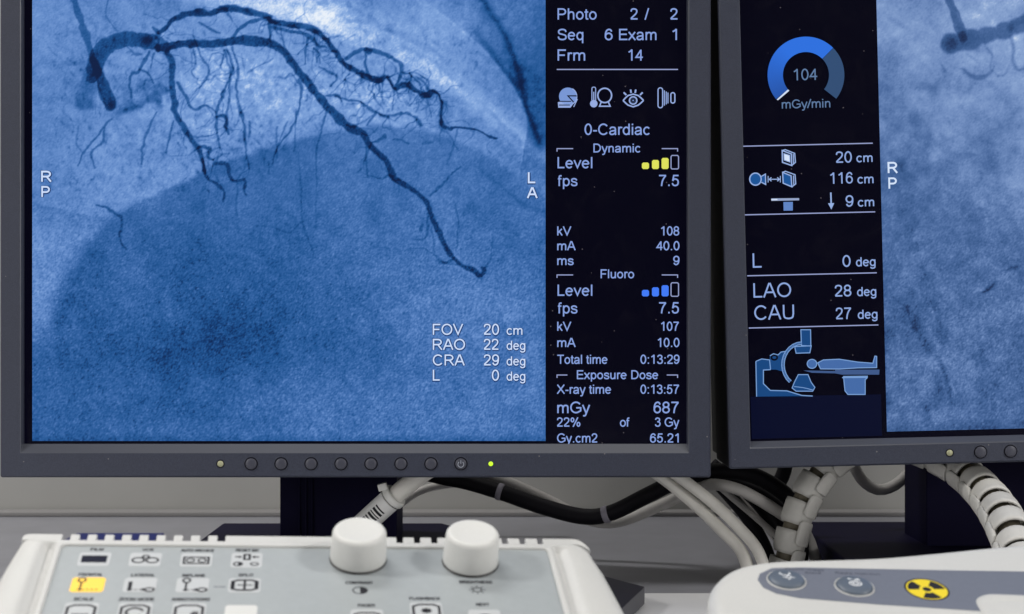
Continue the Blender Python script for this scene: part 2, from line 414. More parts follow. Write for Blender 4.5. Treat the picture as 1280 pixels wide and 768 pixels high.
def dist_line(X, Y, pts, step=6):
    """signed distance (positive on the left of the direction of travel, y down) to a smooth curve"""
    q = np.array(catmull(pts, step)); best = np.full(X.shape, 1e9); sg = np.zeros(X.shape)
    for (ax, ay), (bx, by) in zip(q[:-1, :2], q[1:, :2]):
        dx, dy = bx - ax, by - ay; l2 = dx * dx + dy * dy + 1e-9
        t = np.clip(((X - ax) * dx + (Y - ay) * dy) / l2, 0, 1)
        d = np.hypot(X - ax - t * dx, Y - ay - t * dy); s = np.sign(dx * (Y - ay) - dy * (X - ax))
        m = d < best; best = np.where(m, d, best); sg = np.where(m, s, sg)
    return best * np.where(sg == 0, 1, -sg)

def vessel(A, xs, ys, X, Y, pts, dark, soft=1.6):
    """pts: (x, y, width); darkens A like contrast filled vessel"""
    q = np.array(catmull(pts, 2.0))
    vessel.n = getattr(vessel, 'n', 0) + 1; rr = np.random.default_rng(vessel.n)
    k_ = rr.standard_normal(len(q) + 4); k_ = (k_[:-4] + k_[1:-3] + k_[2:-2] + k_[3:-1] + k_[4:]) / 2.2
    q[:, 2] *= 1 + np.clip((0.07 if dark > 0.35 else 0.13) * k_, -0.3, 0.4)
    m = np.zeros_like(A)
    for (ax, ay, aw), (bx, by, bw) in zip(q[:-1], q[1:]):
        w = max(aw, bw) / 2 + soft + 2
        i0, i1 = np.searchsorted(ys, [min(ay, by) - w, max(ay, by) + w]); j0, j1 = np.searchsorted(xs, [min(ax, bx) - w, max(ax, bx) + w])
        if i1 <= i0 or j1 <= j0: continue
        x = X[i0:i1, j0:j1]; y = Y[i0:i1, j0:j1]
        dx, dy = bx - ax, by - ay; l2 = dx * dx + dy * dy + 1e-9
        t = np.clip(((x - ax) * dx + (y - ay) * dy) / l2, 0, 1)
        d = np.hypot(x - ax - t * dx, y - ay - t * dy); ww = (aw + (bw - aw) * t) / 2
        k = np.clip((ww - d) / soft + 0.5, 0, 1)
        k = k * (0.72 + 0.28 * np.sqrt(np.clip(1 - (d / (ww + 0.5)) ** 2, 0, 1)))
        m[i0:i1, j0:j1] = np.maximum(m[i0:i1, j0:j1], k)
    A -= dark * m * np.clip(A / 0.62, 0.55, 1.25)

def ramp(B):
    B = np.clip(B, 0, 1)
    xs = [0, 0.12, 0.25, 0.42, 0.6, 0.78, 0.9, 1.0]
    cs = np.array([(8, 30, 70), (10, 50, 102), (26, 80, 141), (58, 104, 168), (98, 138, 200), (132, 168, 222), (186, 208, 240), (232, 240, 250)])
    return np.stack([lin(np.interp(B, xs, cs[:, k])) for k in range(3)], -1)

LAD = [(197,60,10),(233,56,11),(281,53,10),(309,50,10),(337,53,11),(352,62,10),(357,67,10),(368,84,10),(388,107,9.5),(410,135,10),(433,156,11),(452,166,10),(464,183,8.5),(481,200,8),(492,220,7.6),(509,234,7.4),(531,251,7),(540,273,6.6),(554,301,6.4),(573,327,6.2),(593,341,6.6),(602,347,6),(607,339,5.4),(603,337,4)]
DIA = [(197,42,5),(208,34,6),(219,23,7),(247,14,9),(262,17,6),(281,11,8),(309,14,9),(335,21,9),(342,27,8),(368,30,8),(393,39,9),(406,47,8),(419,62,7),(430,79,8),(452,93,8),(472,100,8),(483,96,5),(495,110,6),(509,106,7),(523,115,5),(534,119,8),(542,115,4),(551,127,4),(551,152,4),(562,162,4.5),(568,159,3),(593,162,3),(621,174,2.5)]
FINE = [  # (darkness, points)
 (0.34, [(208,65,8),(215,84,8.5),(215,112,8.5),(219,141,7.5),(233,166,7),(248,186,6),(256,216,4.5)]),
 (0.30, [(248,184,4),(262,187,4),(259,197,3.5),(266,201,3)]),
 (0.26, [(222,104,4),(231,121,4.5),(242,136,4),(259,132,3.5),(270,141,3)]),
 (0.20, [(242,170,2),(258,171,2.5),(272,166,2)]),
 (0.26, [(284,62,2.5),(290,84,3.5),(281,112,4),(273,132,4),(270,158,3.5),(273,186,3)]),
 (0.24, [(290,59,2.5),(297,84,3.5),(295,112,3.5),(301,141,3.5),(307,174,3),(311,212,2)]),
 (0.22, [(281,62,2),(287,90,3),(286,126,3),(281,158,3.5)]),
 (0.34, [(270,147,3),(281,146,5),(283,160,4),(285,168,2)]),
 (0.22, [(242,45,2),(250,67,3),(261,90,3),(250,107,2),(243,115,2)]),
 (0.18, [(240,64,2),(245,80,3),(239,92,2.5),(247,98,2)]),
 (0.18, [(262,75,2),(268,66,2.5),(280,68,2),(276,80,2)]),
 (0.26, [(186,65,3),(174,87,4),(163,96,3.5),(162,121,3)]),
 (0.24, [(174,87,3),(184,92,3),(192,104,2)]),
 (0.20, [(192,66,3),(188,85,2.5)]),
 (0.18, [(157,60,2),(166,68,3),(176,68,2.5)]),
 (0.24, [(141,149,2.5),(124,166,3),(107,188,3),(96,208,2)]),
 (0.22, [(131,160,2.5),(128,177,3),(115,191,3),(118,210,2)]),
 (0.14, [(96,160,2),(95,178,2),(104,190,2)]),
 (0.22, [(194,141,2.5),(186,163,2.5),(180,180,3),(177,206,2)]),
 (0.22, [(216,152,2),(208,178,3),(207,188,4)]),
 (0.16, [(137,0,2),(135,22,2),(146,38,2.5)]),
 (0.30, [(121,256,2),(132,259,3),(145,269,3),(152,273,3.5),(152,287,3),(148,297,3),(156,312,2)]),
 (0.32, [(253,200,4),(259,220,4.5),(278,237,4),(280,254,3)]),
 (0.32, [(270,206,4),(284,206,4.5),(290,225,4.5),(304,225,4.5),(307,244,3)]),
 (0.16, [(297,236,2),(295,270,2)]),
 (0.14, [(320,281,2),(340,283,2.5),(360,292,2),(379,276,1.5)]),
 (0.30, [(290,48,3.5),(301,34,5),(321,25,5),(338,24,5)]),
 (0.28, [(340,34,4),(363,37,5),(385,46,5),(399,56,4),(410,60,3)]),
 (0.24, [(250,27,2.5),(262,35,3.5),(276,40,2.5)]),
 (0.30, [(336,22,4),(337,50,3)]), (0.2, [(352,30,2.5),(354,58,2)]),
 (0.24, [(385,48,3),(382,80,2.5)]), (0.2, [(393,48,3),(398,58,3),(401,80,2)]),
 (0.30, [(433,73,4),(447,66,5),(458,63,5.5),(481,70,5),(500,80,5),(503,88,4.5),(497,106,3)]),
 (0.36, [(459,64,8),(462,66,8)]),
 (0.26, [(457,66,3),(457,84,3.5),(462,97,4)]),
 (0.24, [(505,92,3),(512,92,2.5),(515,97,3),(511,106,3)]),
 (0.24, [(522,97,2.5),(532,104,3),(536,113,3)]), (0.2, [(526,95,2),(536,101,2.5),(535,112,2)]),
 (0.18, [(478,102,2),(480,124,2)]), (0.18, [(493,112,2),(491,138,1.5)]), (0.2, [(523,120,2),(513,133,2)]),
 (0.18, [(528,122,2),(536,134,1.5),(538,146,1.5)]),
 (0.26, [(374,101,4),(377,118,4),(368,155,2.5),(346,186,2),(340,204,1.5)]),
 (0.18, [(371,140,2),(369,190,2)]),
 (0.18, [(357,98,2),(365,94,2.5),(372,103,2)]),
 (0.20, [(408,143,2.5),(399,174,2.5),(395,205,2),(394,230,1.5)]),
 (0.16, [(384,118,2),(383,126,2)]),
 (0.24, [(408,121,3),(422,120,3.5),(428,129,2.5)]),
 (0.26, [(420,122,2),(450,129,3.5),(462,136,3.5),(472,141,3),(486,147,4)]),
 (0.24, [(472,141,3),(463,150,3),(459,156,2)]),
 (0.26, [(475,143,3),(490,145,4),(509,142,4),(520,148,4),(524,156,3)]),
 (0.22, [(415,92,2.5),(420,98,3),(412,108,2)]), (0.22, [(400,84,2),(415,92,2.5)]),
 (0.26, [(464,180,2),(482,172,4)]),
 (0.22, [(492,176,2.5),(503,177,3),(511,181,3)]), (0.16, [(528,180,3),(540,178,2)]),
 (0.16, [(551,160,2.5),(562,170,2),(572,188,2)]),
 (0.20, [(458,184,2.5),(461,222,2)]), (0.16, [(446,178,2),(444,192,2)]),
 (0.22, [(537,245,2.5),(552,232,3.5),(565,218,2.5),(576,208,2)]),
 (0.22, [(534,262,2),(534,285,3),(532,298,3),(520,300,2)]), (0.26, [(528,281,3),(526,288,4)]),
 (0.18, [(510,314,1.5),(530,311,2),(545,318,2.5),(555,328,3),(572,331,2)]), (0.26, [(552,328,3),(558,329,4),(566,324,3)]),
 (0.16, [(540,290,2),(545,315,1.5)]),
 (0.16, [(616,296,2),(613,322,2.5),(608,336,2.5)]),
 (0.16, [(570,254,2),(575,280,2),(571,312,2.5)]),
 (0.14, [(573,160,2),(560,205,2)]),
 (0.16, [(373,236,2),(381,290,2.5),(393,317,2)]), (0.14, [(394,230,2),(394,285,1.5)]), (0.14, [(374,200,2),(374,240,2)]),
 (0.18, [(311,152,3),(312,170,3)]), (0.18, [(360,152,2),(344,190,2)]),
 (0.18, [(346,160,2),(346,195,2)]), (0.18, [(336,200,2),(335,216,3)]),
 (0.16, [(310,92,3),(320,84,2),(340,72,2)]), (0.14, [(303,66,2),(306,92,2)]),
]
ys_all = np.concatenate([np.arange(-91, -16, 6.0), np.arange(-16, 551.6, 1.22), [551.6]])

def image_left():
    xs = np.concatenate([np.arange(40, 682, 1.22), [682.0]]); ys = ys_all
    X, Y = np.meshgrid(xs, ys); sh = X.shape
    wx = fbm(sh, 26, 2, 3) * 1.6 + fbm(sh, 6, 2, 33) * 1.0; wy = fbm(sh, 26, 2, 4) * 1.6 + fbm(sh, 6, 2, 34) * 1.0
    Xw, Yw = X + wx, Y + wy
    B = np.full(sh, 0.55) + 0.05 * fbm(sh, 70, 4, 5) + 0.04 * fbm(sh, 14, 3, 6)
    hump = gauss(X, Y, 335, 108, 150, 62, 8) + 0.6 * gauss(X, Y, 500, 135, 90, 40, 25) + 0.5 * gauss(X, Y, 240, 140, 90, 60)
    # dome of the diaphragm and heart, darker below
    d = dist_line(Xw, Yw, [(30,640),(46,540),(56,470),(64,420),(76,372),(100,318),(140,272),(196,243),(258,213),(318,190),(380,174),(440,160),(500,158),(560,172),(625,205),(700,262)])
    wd = 5 + 9 * sstep(170, 60, X); below = sstep(-wd, wd, -d); fade = sstep(370, 470, Y) * sstep(190, 90, X); below = np.maximum(below, fade); B -= 0.06 * fade; B += (1 - 0.8 * below) * (0.19 * np.clip(hump, 0, 1.1) + (0.035 + 0.055 * np.clip(hump, 0, 1)) * fbm(sh, 5, 2, 71) * sstep(40, 120, X))
    B -= below * (0.085 + 0.05 * sstep(560, 160, X) + 0.06 * np.exp(-np.clip(-d, 0, None) / 20.0) * sstep(560, 330, X))
    B -= 0.07 * sstep(-3, 3, dist_line(Xw, Yw, [(760,250),(660,236),(600,190),(560,160),(500,130)])) * 0
    # soft tissue, darker centre
    B -= 0.125 * gauss(X, Y, 300, 360, 130, 95) * below + 0.10 * gauss(X, Y, 190, 455, 90, 60) - 0.03 * gauss(X, Y, 172, 365, 34, 60, 20) + 0.10 * gauss(X, Y, 330, 440, 190, 50, 8) + 0.10 * gauss(X, Y, 125, 325, 20, 38, 25)
    B -= 0.06 * gauss(X, Y, 240, 520, 180, 24); B += 0.05 * gauss(X, Y, 460, 505, 170, 34) + 0.01 * gauss(X, Y, 560, 360, 130, 110)
    B -= 0.10 * gauss(X, Y, 78, 380, 14, 50, 18)
    B += 0.09 * gauss(X, Y, 150, 225, 60, 40) + 0.05 * gauss(X, Y, 210, 225, 60, 18, -28) + 0.06 * gauss(X, Y, 130, 30, 90, 50)
    B += 0.03 * sstep(90, 40, X)
    # grey seam at left
    ds = dist_line(Xw, Yw, [(30,252),(70,258),(110,268),(140,272)]); B -= 0.10 * sstep(-1, 2, -ds) * np.exp(-np.clip(-ds, 0, None) / 14) * sstep(150, 125, X)
    B -= 0.06 * gauss(X, Y, 90, 79, 60, 5) + 0.07 * gauss(X, Y, 62, 124, 22, 5)
    # upper right: bright lung, pale band, collimator arc
    B += 0.40 * gauss(X, Y, 398, 12, 78, 22, 18) - 0.16 * np.clip(fbm(sh, 6, 2, 13), 0, 1.2) * gauss(X, Y, 420, 18, 110, 34, 22) + 0.14 * gauss(X, Y, 300, 2, 60, 18, 15)
    B += 0.16 * gauss(X, Y, 540, 40, 75, 60, 20)
    db = dist_line(Xw, Yw, [(235,-14),(320,5),(400,32),(470,56),(530,82),(590,122),(640,162),(700,212)])
    B += 0.17 * np.exp(-(db / 17.0) ** 2) * sstep(690, 520, X) + 0.17 * np.exp(-(db / 11.0) ** 2) * sstep(450, 620, X)
    patch = fbm(sh, 18, 3, 11)
    B += 0.10 * np.clip(patch, -1.2, 0.3) * gauss(X, Y, 430, 25, 100, 36, 25) + 0.0 * gauss(X, Y, 400, 18, 110, 34, 22)
    dn = dist_line(Xw, Yw, [(410,-8),(440,15),(470,35),(520,52),(560,80)]); B -= 0.14 * np.exp(-(dn / 4.0) ** 2) * (0.6 + 0.6 * patch)
    B -= 0.10 * np.exp(-(dist_line(Xw, Yw, [(505,58),(545,80),(590,118),(650,178)]) / 3.2) ** 2)
    da = dist_line(X, Y, [(480,-40),(540,8),(590,48),(626,86),(648,120),(659,150),(655,185)])
    B -= sstep(-1.5, 1.5, da) * sstep(500, 560, X) * 0.21 * sstep(240, 170, Y) * (0.35 + 0.65 * sstep(10, 110, Y)); B += 0.05 * np.exp(-(da / 2.2) ** 2) * sstep(520, 560, X)
    dk = dist_line(Xw, Yw, [(596,-14),(614,18),(634,50),(647,82),(656,120),(664,152),(676,180)]); B -= 0.21 * np.exp(-(dk / 4.0) ** 2) + 0.07 * np.exp(-(dk / 11) ** 2)
    dk2 = dist_line(Xw, Yw, [(594,40),(620,74),(648,108)]); B -= 0.15 * np.exp(-(dk2 / 4) ** 2)
    B += 0.05 * np.exp(-(dist_line(Xw, Yw, [(592,46),(584,70),(576,95)]) / 2.0) ** 2)
    B -= sstep(650, 682, X) * 0.05 * sstep(260, 120, Y)
    B -= 0.08 * gauss(X, Y, 210, 2, 24, 12) + 0.07 * np.exp(-(dist_line(Xw, Yw, [(590,205),(625,232),(655,255),(690,270)]) / 3) ** 2)
    B -= 0.05 * gauss(X, Y, 640, 210, 34, 30)
    # contrast medium pooled below the catheter, and the catheter itself
    blob = np.clip(fbm(sh, 9, 3, 21) * 0.5 + 0.85, 0.3, 1.4)
    B -= 0.25 * np.clip(gauss(X, Y, 180, 118, 27, 20, -15) + 0.7 * gauss(X, Y, 198, 116, 14, 14), 0, 1) * blob * sstep(8, -6, dist_line(X, Y, [(140,150),(170,138),(205,128),(225,118)]) * -1)
    B -= 0.26 * gauss(X, Y, 160, 137, 17, 4, -18) + 0.2 * gauss(X, Y, 199, 132, 5, 9, -15)
    vt = np.clip(1 - np.abs((X - 113 + (Y - 84) * 0.16) / (9 + (Y - 84) * 0.16)), 0, 1) * sstep(80, 88, Y) * sstep(141, 130, Y)
    B -= 0.18 * np.clip(vt * 2.2, 0, 1) * (0.7 + 0.4 * blob); B -= 0.11 * gauss(X, Y, 107, 131, 13, 5, 8) * blob
    vessel(B, xs, ys, Xw, Yw, [(88,-14,9),(92,-2,9.5),(111,56,10),(121,90,12)], 0.30)
    vessel(B, xs, ys, Xw, Yw, [(113,98,14),(117,86,20),(123,70,22),(137,55,20),(157,50,20),(184,52,18),(192,53,14)], 0.40)
    vessel(B, xs, ys, Xw, Yw, [(116,76,11),(122,94,12),(130,112,14),(138,128,14.5),(139,133,13)], 0.42)
    B -= 0.25 * gauss(X, Y, 183, 50, 8, 7) + 0.2 * gauss(X, Y, 140, 132, 6, 6)
    vessel(B, xs, ys, Xw, Yw, [(190,36,4),(196,42,7),(198,49,7),(206,56,8),(197,60,9),(210,62,9)], 0.30)
    B += 0.3 * (gauss(X, Y, 204, 45, 3, 2.5) + 0.8 * gauss(X, Y, 196, 51, 2.5, 2.5) + 0.6 * gauss(X, Y, 509, 91, 2, 2))
    vessel(B, xs, ys, Xw, Yw, LAD, 0.46); vessel(B, xs, ys, Xw, Yw, DIA, 0.46)
    for x, y, r in [(393,39,6),(406,47,6),(472,100,6),(362,27,5),(370,30,5),(247,14,6),(281,11,6),(310,14,6),(338,24,6),(345,27,5),(560,133,3),(534,119,5),(240,55,5),(216,59,6),(197,62,5),(602,347,5)]:
        B -= 0.14 * gauss(X, Y, x, y, r, r * 0.8, 20)
    for dk_, pts in FINE: vessel(B, xs, ys, Xw, Yw, pts, dk_ * 1.18, 1.7)
    # small tortuous side twigs leaving the larger vessels
    r = np.random.default_rng(77); src = LAD[:13] + DIA + [p for d_, pts in FINE[:12] for p in pts]
    for _ in range(130):
        x, y, w_ = src[r.integers(len(src))]; a = math.radians(r.normal(95, 38)); pts = [(x, y, r.uniform(1.2, 2.1))]
        for k in range(r.integers(3, 8)):
            a += r.normal(0, 0.45); l = r.uniform(4, 9); x += math.cos(a) * l; y += math.sin(a) * l; pts.append((x, y, max(1.1, pts[-1][2] * r.uniform(0.8, 1.05))))
        vessel(B, xs, ys, Xw, Yw, pts, r.uniform(0.08, 0.19), 1.6)
    src = DIA[8:24] + LAD[8:15] + [p for p in FINE[36][1]] + [(452,130,3),(486,147,3),(520,150,3),(395,60,3),(430,100,3),(470,118,3)]
    for _ in range(150):
        x, y, w_ = src[r.integers(len(src))]; a = math.radians(r.normal(85, 50)); pts = [(x, y, r.uniform(1.4, 2.4))]
        for k in range(r.integers(3, 7)):
            a += r.normal(0, 0.5); l = r.uniform(4, 8); x += math.cos(a) * l; y += math.sin(a) * l; pts.append((x, y, max(1.1, pts[-1][2] * r.uniform(0.8, 1.05))))
        vessel(B, xs, ys, Xw, Yw, pts, r.uniform(0.10, 0.24), 1.6)
    # tiny speckles of vessels
    r = np.random.default_rng(31)
    for _ in range(1000):
        x = r.uniform(60, 600); y = r.uniform(40, 240)
        if y > 278 - 0.36 * x + (60 if x < 330 else 40): continue
        a = r.uniform(40, 140); l = r.uniform(1, 5)
        B -= 0.0
        j0, j1 = np.searchsorted(xs, [x - 9, x + 9]); i0, i1 = np.searchsorted(ys, [y - 9, y + 9])
        B[i0:i1, j0:j1] -= r.uniform(0.05, 0.16) * gauss(X[i0:i1, j0:j1], Y[i0:i1, j0:j1], x, y, l, r.uniform(0.8, 1.8), a)
    B = np.where(B > 0.78, 0.78 + (B - 0.78) * 0.66, B)
    # frame edges
    B -= 0.09 * sstep(540, 551, Y) + 0.05 * sstep(664, 682, X) * sstep(150, 350, Y)
    # grain
    g = np.random.default_rng(9).standard_normal(sh); g = (g + np.roll(g, 1, 0) * 0.6 + np.roll(g, 1, 1) * 0.6) / 1.31
    B += g * (0.026 + 0.030 * sstep(150, 400, Y)) + fbm(sh, 5, 2, 40) * 0.022
    return xs, ys, ramp(B)

def image_right():
    """own coordinates: x 0..642 from the left edge of the picture, y as in the left picture"""
    xs = np.concatenate([np.arange(0, 220, 1.22), np.arange(221.5, 642, 2.2), [642.0]]); ys = ys_all
    X, Y = np.meshgrid(xs, ys); sh = X.shape
    Xw = X + fbm(sh, 26, 2, 53) * 1.6; Yw = Y + fbm(sh, 26, 2, 54) * 1.6
    B = np.full(sh, 0.61) + 0.07 * fbm(sh, 60, 4, 55) + 0.075 * fbm(sh, 14, 4, 56)
    B -= 0.18 * sstep(60, 300, Y) + 0.04 * sstep(300, 560, Y); B -= 0.02 * sstep(40, 0, X)
    B += 0.13 * gauss(X, Y, 200, 190, 40, 120, 10) + 0.08 * gauss(X, Y, 180, 70, 50, 40) + 0.10 * gauss(X, Y, 170, 0, 80, 40)
    st = fbm(sh, 34, 3, 58)
    B -= 0.05 * np.clip(st, 0, 2) * sstep(150, 260, Y)
    q = 0.55 + 0.75 * np.clip(fbm(sh, 12, 3, 64), -0.7, 1.2); D2 = np.zeros(sh)
    for pl, w_, a_ in (([(38,300),(44,322),(50,350),(54,362)], 2.6, 0.17), ([(24,250),(36,285),(46,310)], 6, 0.07), ([(30,400),(44,430),(58,462),(64,490),(66,520)], 7, 0.13), ([(64,455),(76,485),(84,520)], 4, 0.16), ([(46,470),(52,500),(50,540)], 6, 0.10),
                       ([(112,385),(136,372),(150,356),(170,348)], 2.5, 0.12), ([(20,180),(30,230),(36,290),(60,380),(70,440)], 13, 0.07), ([(130,560),(120,500),(132,440)], 10, 0.06), ([(60,420),(100,450),(140,500)], 9, 0.05)):
        D2 = np.maximum(D2, a_ * np.exp(-(dist_line(Xw, Yw, pl) / w_) ** 2) * q)
    B -= 1.6 * D2
    for pl, w_, a_ in (([(60,240),(110,330),(190,420)], 22, 0.035), ([(90,440),(130,500),(200,540)], 16, 0.03), ([(0,330),(50,420)], 12, 0.025)):
        B += a_ * np.exp(-(dist_line(Xw, Yw, pl) / w_) ** 2)
    B -= 0.10 * gauss(X, Y, 100, 112, 34, 15, 15) * np.clip(1 + fbm(sh, 8, 3, 60), 0.2, 2)
    B -= 0.09 * gauss(X, Y, 42, 165, 9, 38, -25) * np.clip(1 + fbm(sh, 8, 3, 61), 0.2, 2) + 0.09 * gauss(X, Y, 60, 190, 6, 26, 5) + 0.09 * gauss(X, Y, 62, 40, 22, 6, 35) * 0.4
    B -= 0.12 * gauss(X, Y, 25, 40, 14, 3.5, 32) + 0.16 * gauss(X, Y, 118, 208, 5, 2) + 0.05 * gauss(X, Y, 55, 12, 18, 10) + 0.07 * gauss(X, Y, 62, 122, 18, 5) + 0.06 * gauss(X, Y, 90, 132, 30, 10, -10)
    vessel(B, xs, ys, Xw, Yw, [(82,-14,9),(87,0,10),(98,34,11),(107,62,12)], 0.30)
    vessel(B, xs, ys, Xw, Yw, [(90,68,23),(104,66,23),(128,60,20),(150,56,20),(172,50,21),(196,38,22),(230,20,22),(300,0,20)], 0.33, 4)
    B -= 0.16 * gauss(X, Y, 93, 69, 10, 9) + 0.16 * gauss(X, Y, 168, 51, 7, 6) + 0.10 * gauss(X, Y, 107, 60, 6, 8)
    for dk_, pts in [(0.22,[(170,62,5),(172,78,5),(170,92,4),(176,103,4),(184,102,4),(186,94,3)]), (0.22,[(105,100,3),(116,108,5),(128,112,6),(140,106,4),(146,98,3)]),
                     (0.16,[(134,72,3),(144,84,3),(140,98,2.5),(150,110,3)]), (0.15,[(150,110,3),(160,108,3),(166,98,2)]), (0.14,[(186,66,3),(196,90,3),(206,120,2)]),
                     (0.12,[(112,82,2.5),(124,92,2)]), (0.12,[(76,92,2),(84,104,2.5)])]:
        vessel(B, xs, ys, Xw, Yw, pts, dk_ * 0.8, 3.2)
    B -= 0.10 * sstep(535, 552, Y)
    g = np.random.default_rng(19).standard_normal(sh); g = (g + np.roll(g, 1, 0) * 0.6 + np.roll(g, 1, 1) * 0.6) / 1.31
    B += g * (0.022 + 0.035 * sstep(150, 450, Y)) + fbm(sh, 6, 2, 41) * 0.03
    c = ramp(B); return xs, ys, c * 0.77 + 0.20 * c.mean(-1, keepdims=True)

def image_mesh(name, xs, ys, colr, fn, parent):
    h, w = len(ys), len(xs)
    off = world_loc(parent)
    o0 = fn(xs[0], ys[0]); ex = fn(xs[0] + 1, ys[0]) - o0; ey = fn(xs[0], ys[0] + 1) - o0
    X, Y = np.meshgrid(xs - xs[0], ys - ys[0])
    co = np.array(o0 - off)[None, None] + X[..., None] * np.array(ex) + Y[..., None] * np.array(ey)
    me = bpy.data.meshes.new(name)
    me.vertices.add(h * w); me.vertices.foreach_set('co', co.reshape(-1).astype(np.float32))
    i = np.arange(h - 1)[:, None] * w + np.arange(w - 1)[None]
    q = np.stack([i + w, i + w + 1, i + 1, i], -1).reshape(-1)
    nf = (h - 1) * (w - 1)
    me.loops.add(nf * 4); me.polygons.add(nf)
    me.loops.foreach_set('vertex_index', q.astype(np.int32))
    me.polygons.foreach_set('loop_start', (np.arange(nf) * 4).astype(np.int32))
    at = me.color_attributes.new('tint', 'FLOAT_COLOR', 'POINT')
    at.data.foreach_set('color', np.concatenate([colr, np.ones((h, w, 1))], -1).reshape(-1).astype(np.float32))
    me.update(calc_edges=True); me.validate()
    me.materials.append(M_IMAGE)
    o = bpy.data.objects.new(name, me); COL.objects.link(o); o.parent = parent
    return o

# ------------------------------------------------------------------ setting: wall, desk
mb = MB(); mb.face([(-4, 1.135, -0.2), (4, 1.135, -0.2), (4, 1.135, 2.2), (-4, 1.135, 2.2)])
o = mb.build('wall', M_WALL); o['kind'] = 'structure'
mb = MB(); mb.box((-4, 1.118, 0.0), (8, 0, 0), (0, 0.015, 0), (0, 0, 0.004))
o = mb.build('wall_trim', mat('trim_grey', (0.24, 0.235, 0.235), 0.6, 0.1), bevel=0.001); o['kind'] = 'structure'
mb = MB(); mb.box((-4, 0.10, -0.035), (8, 0, 0), (0, 1.02, 0), (0, 0, 0.035))
o = mb.build('desk_top', M_DESK); o['kind'] = 'structure'
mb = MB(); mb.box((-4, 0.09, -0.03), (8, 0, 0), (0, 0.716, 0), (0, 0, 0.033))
o = mb.build('desk_front_lit', mat('desk_lit_white', (0.66, 0.66, 0.67), 0.4, 0.4, noise=0.03, nscale=40, dirt=0.05), bevel=0.001); o['kind'] = 'structure'  # whiter slab: brightness of the lit foreground put into the desk colour

# ------------------------------------------------------------------ monitors
S = F / D             # photo pixels per metre in the plane of the screens
TH = math.radians(1.4)

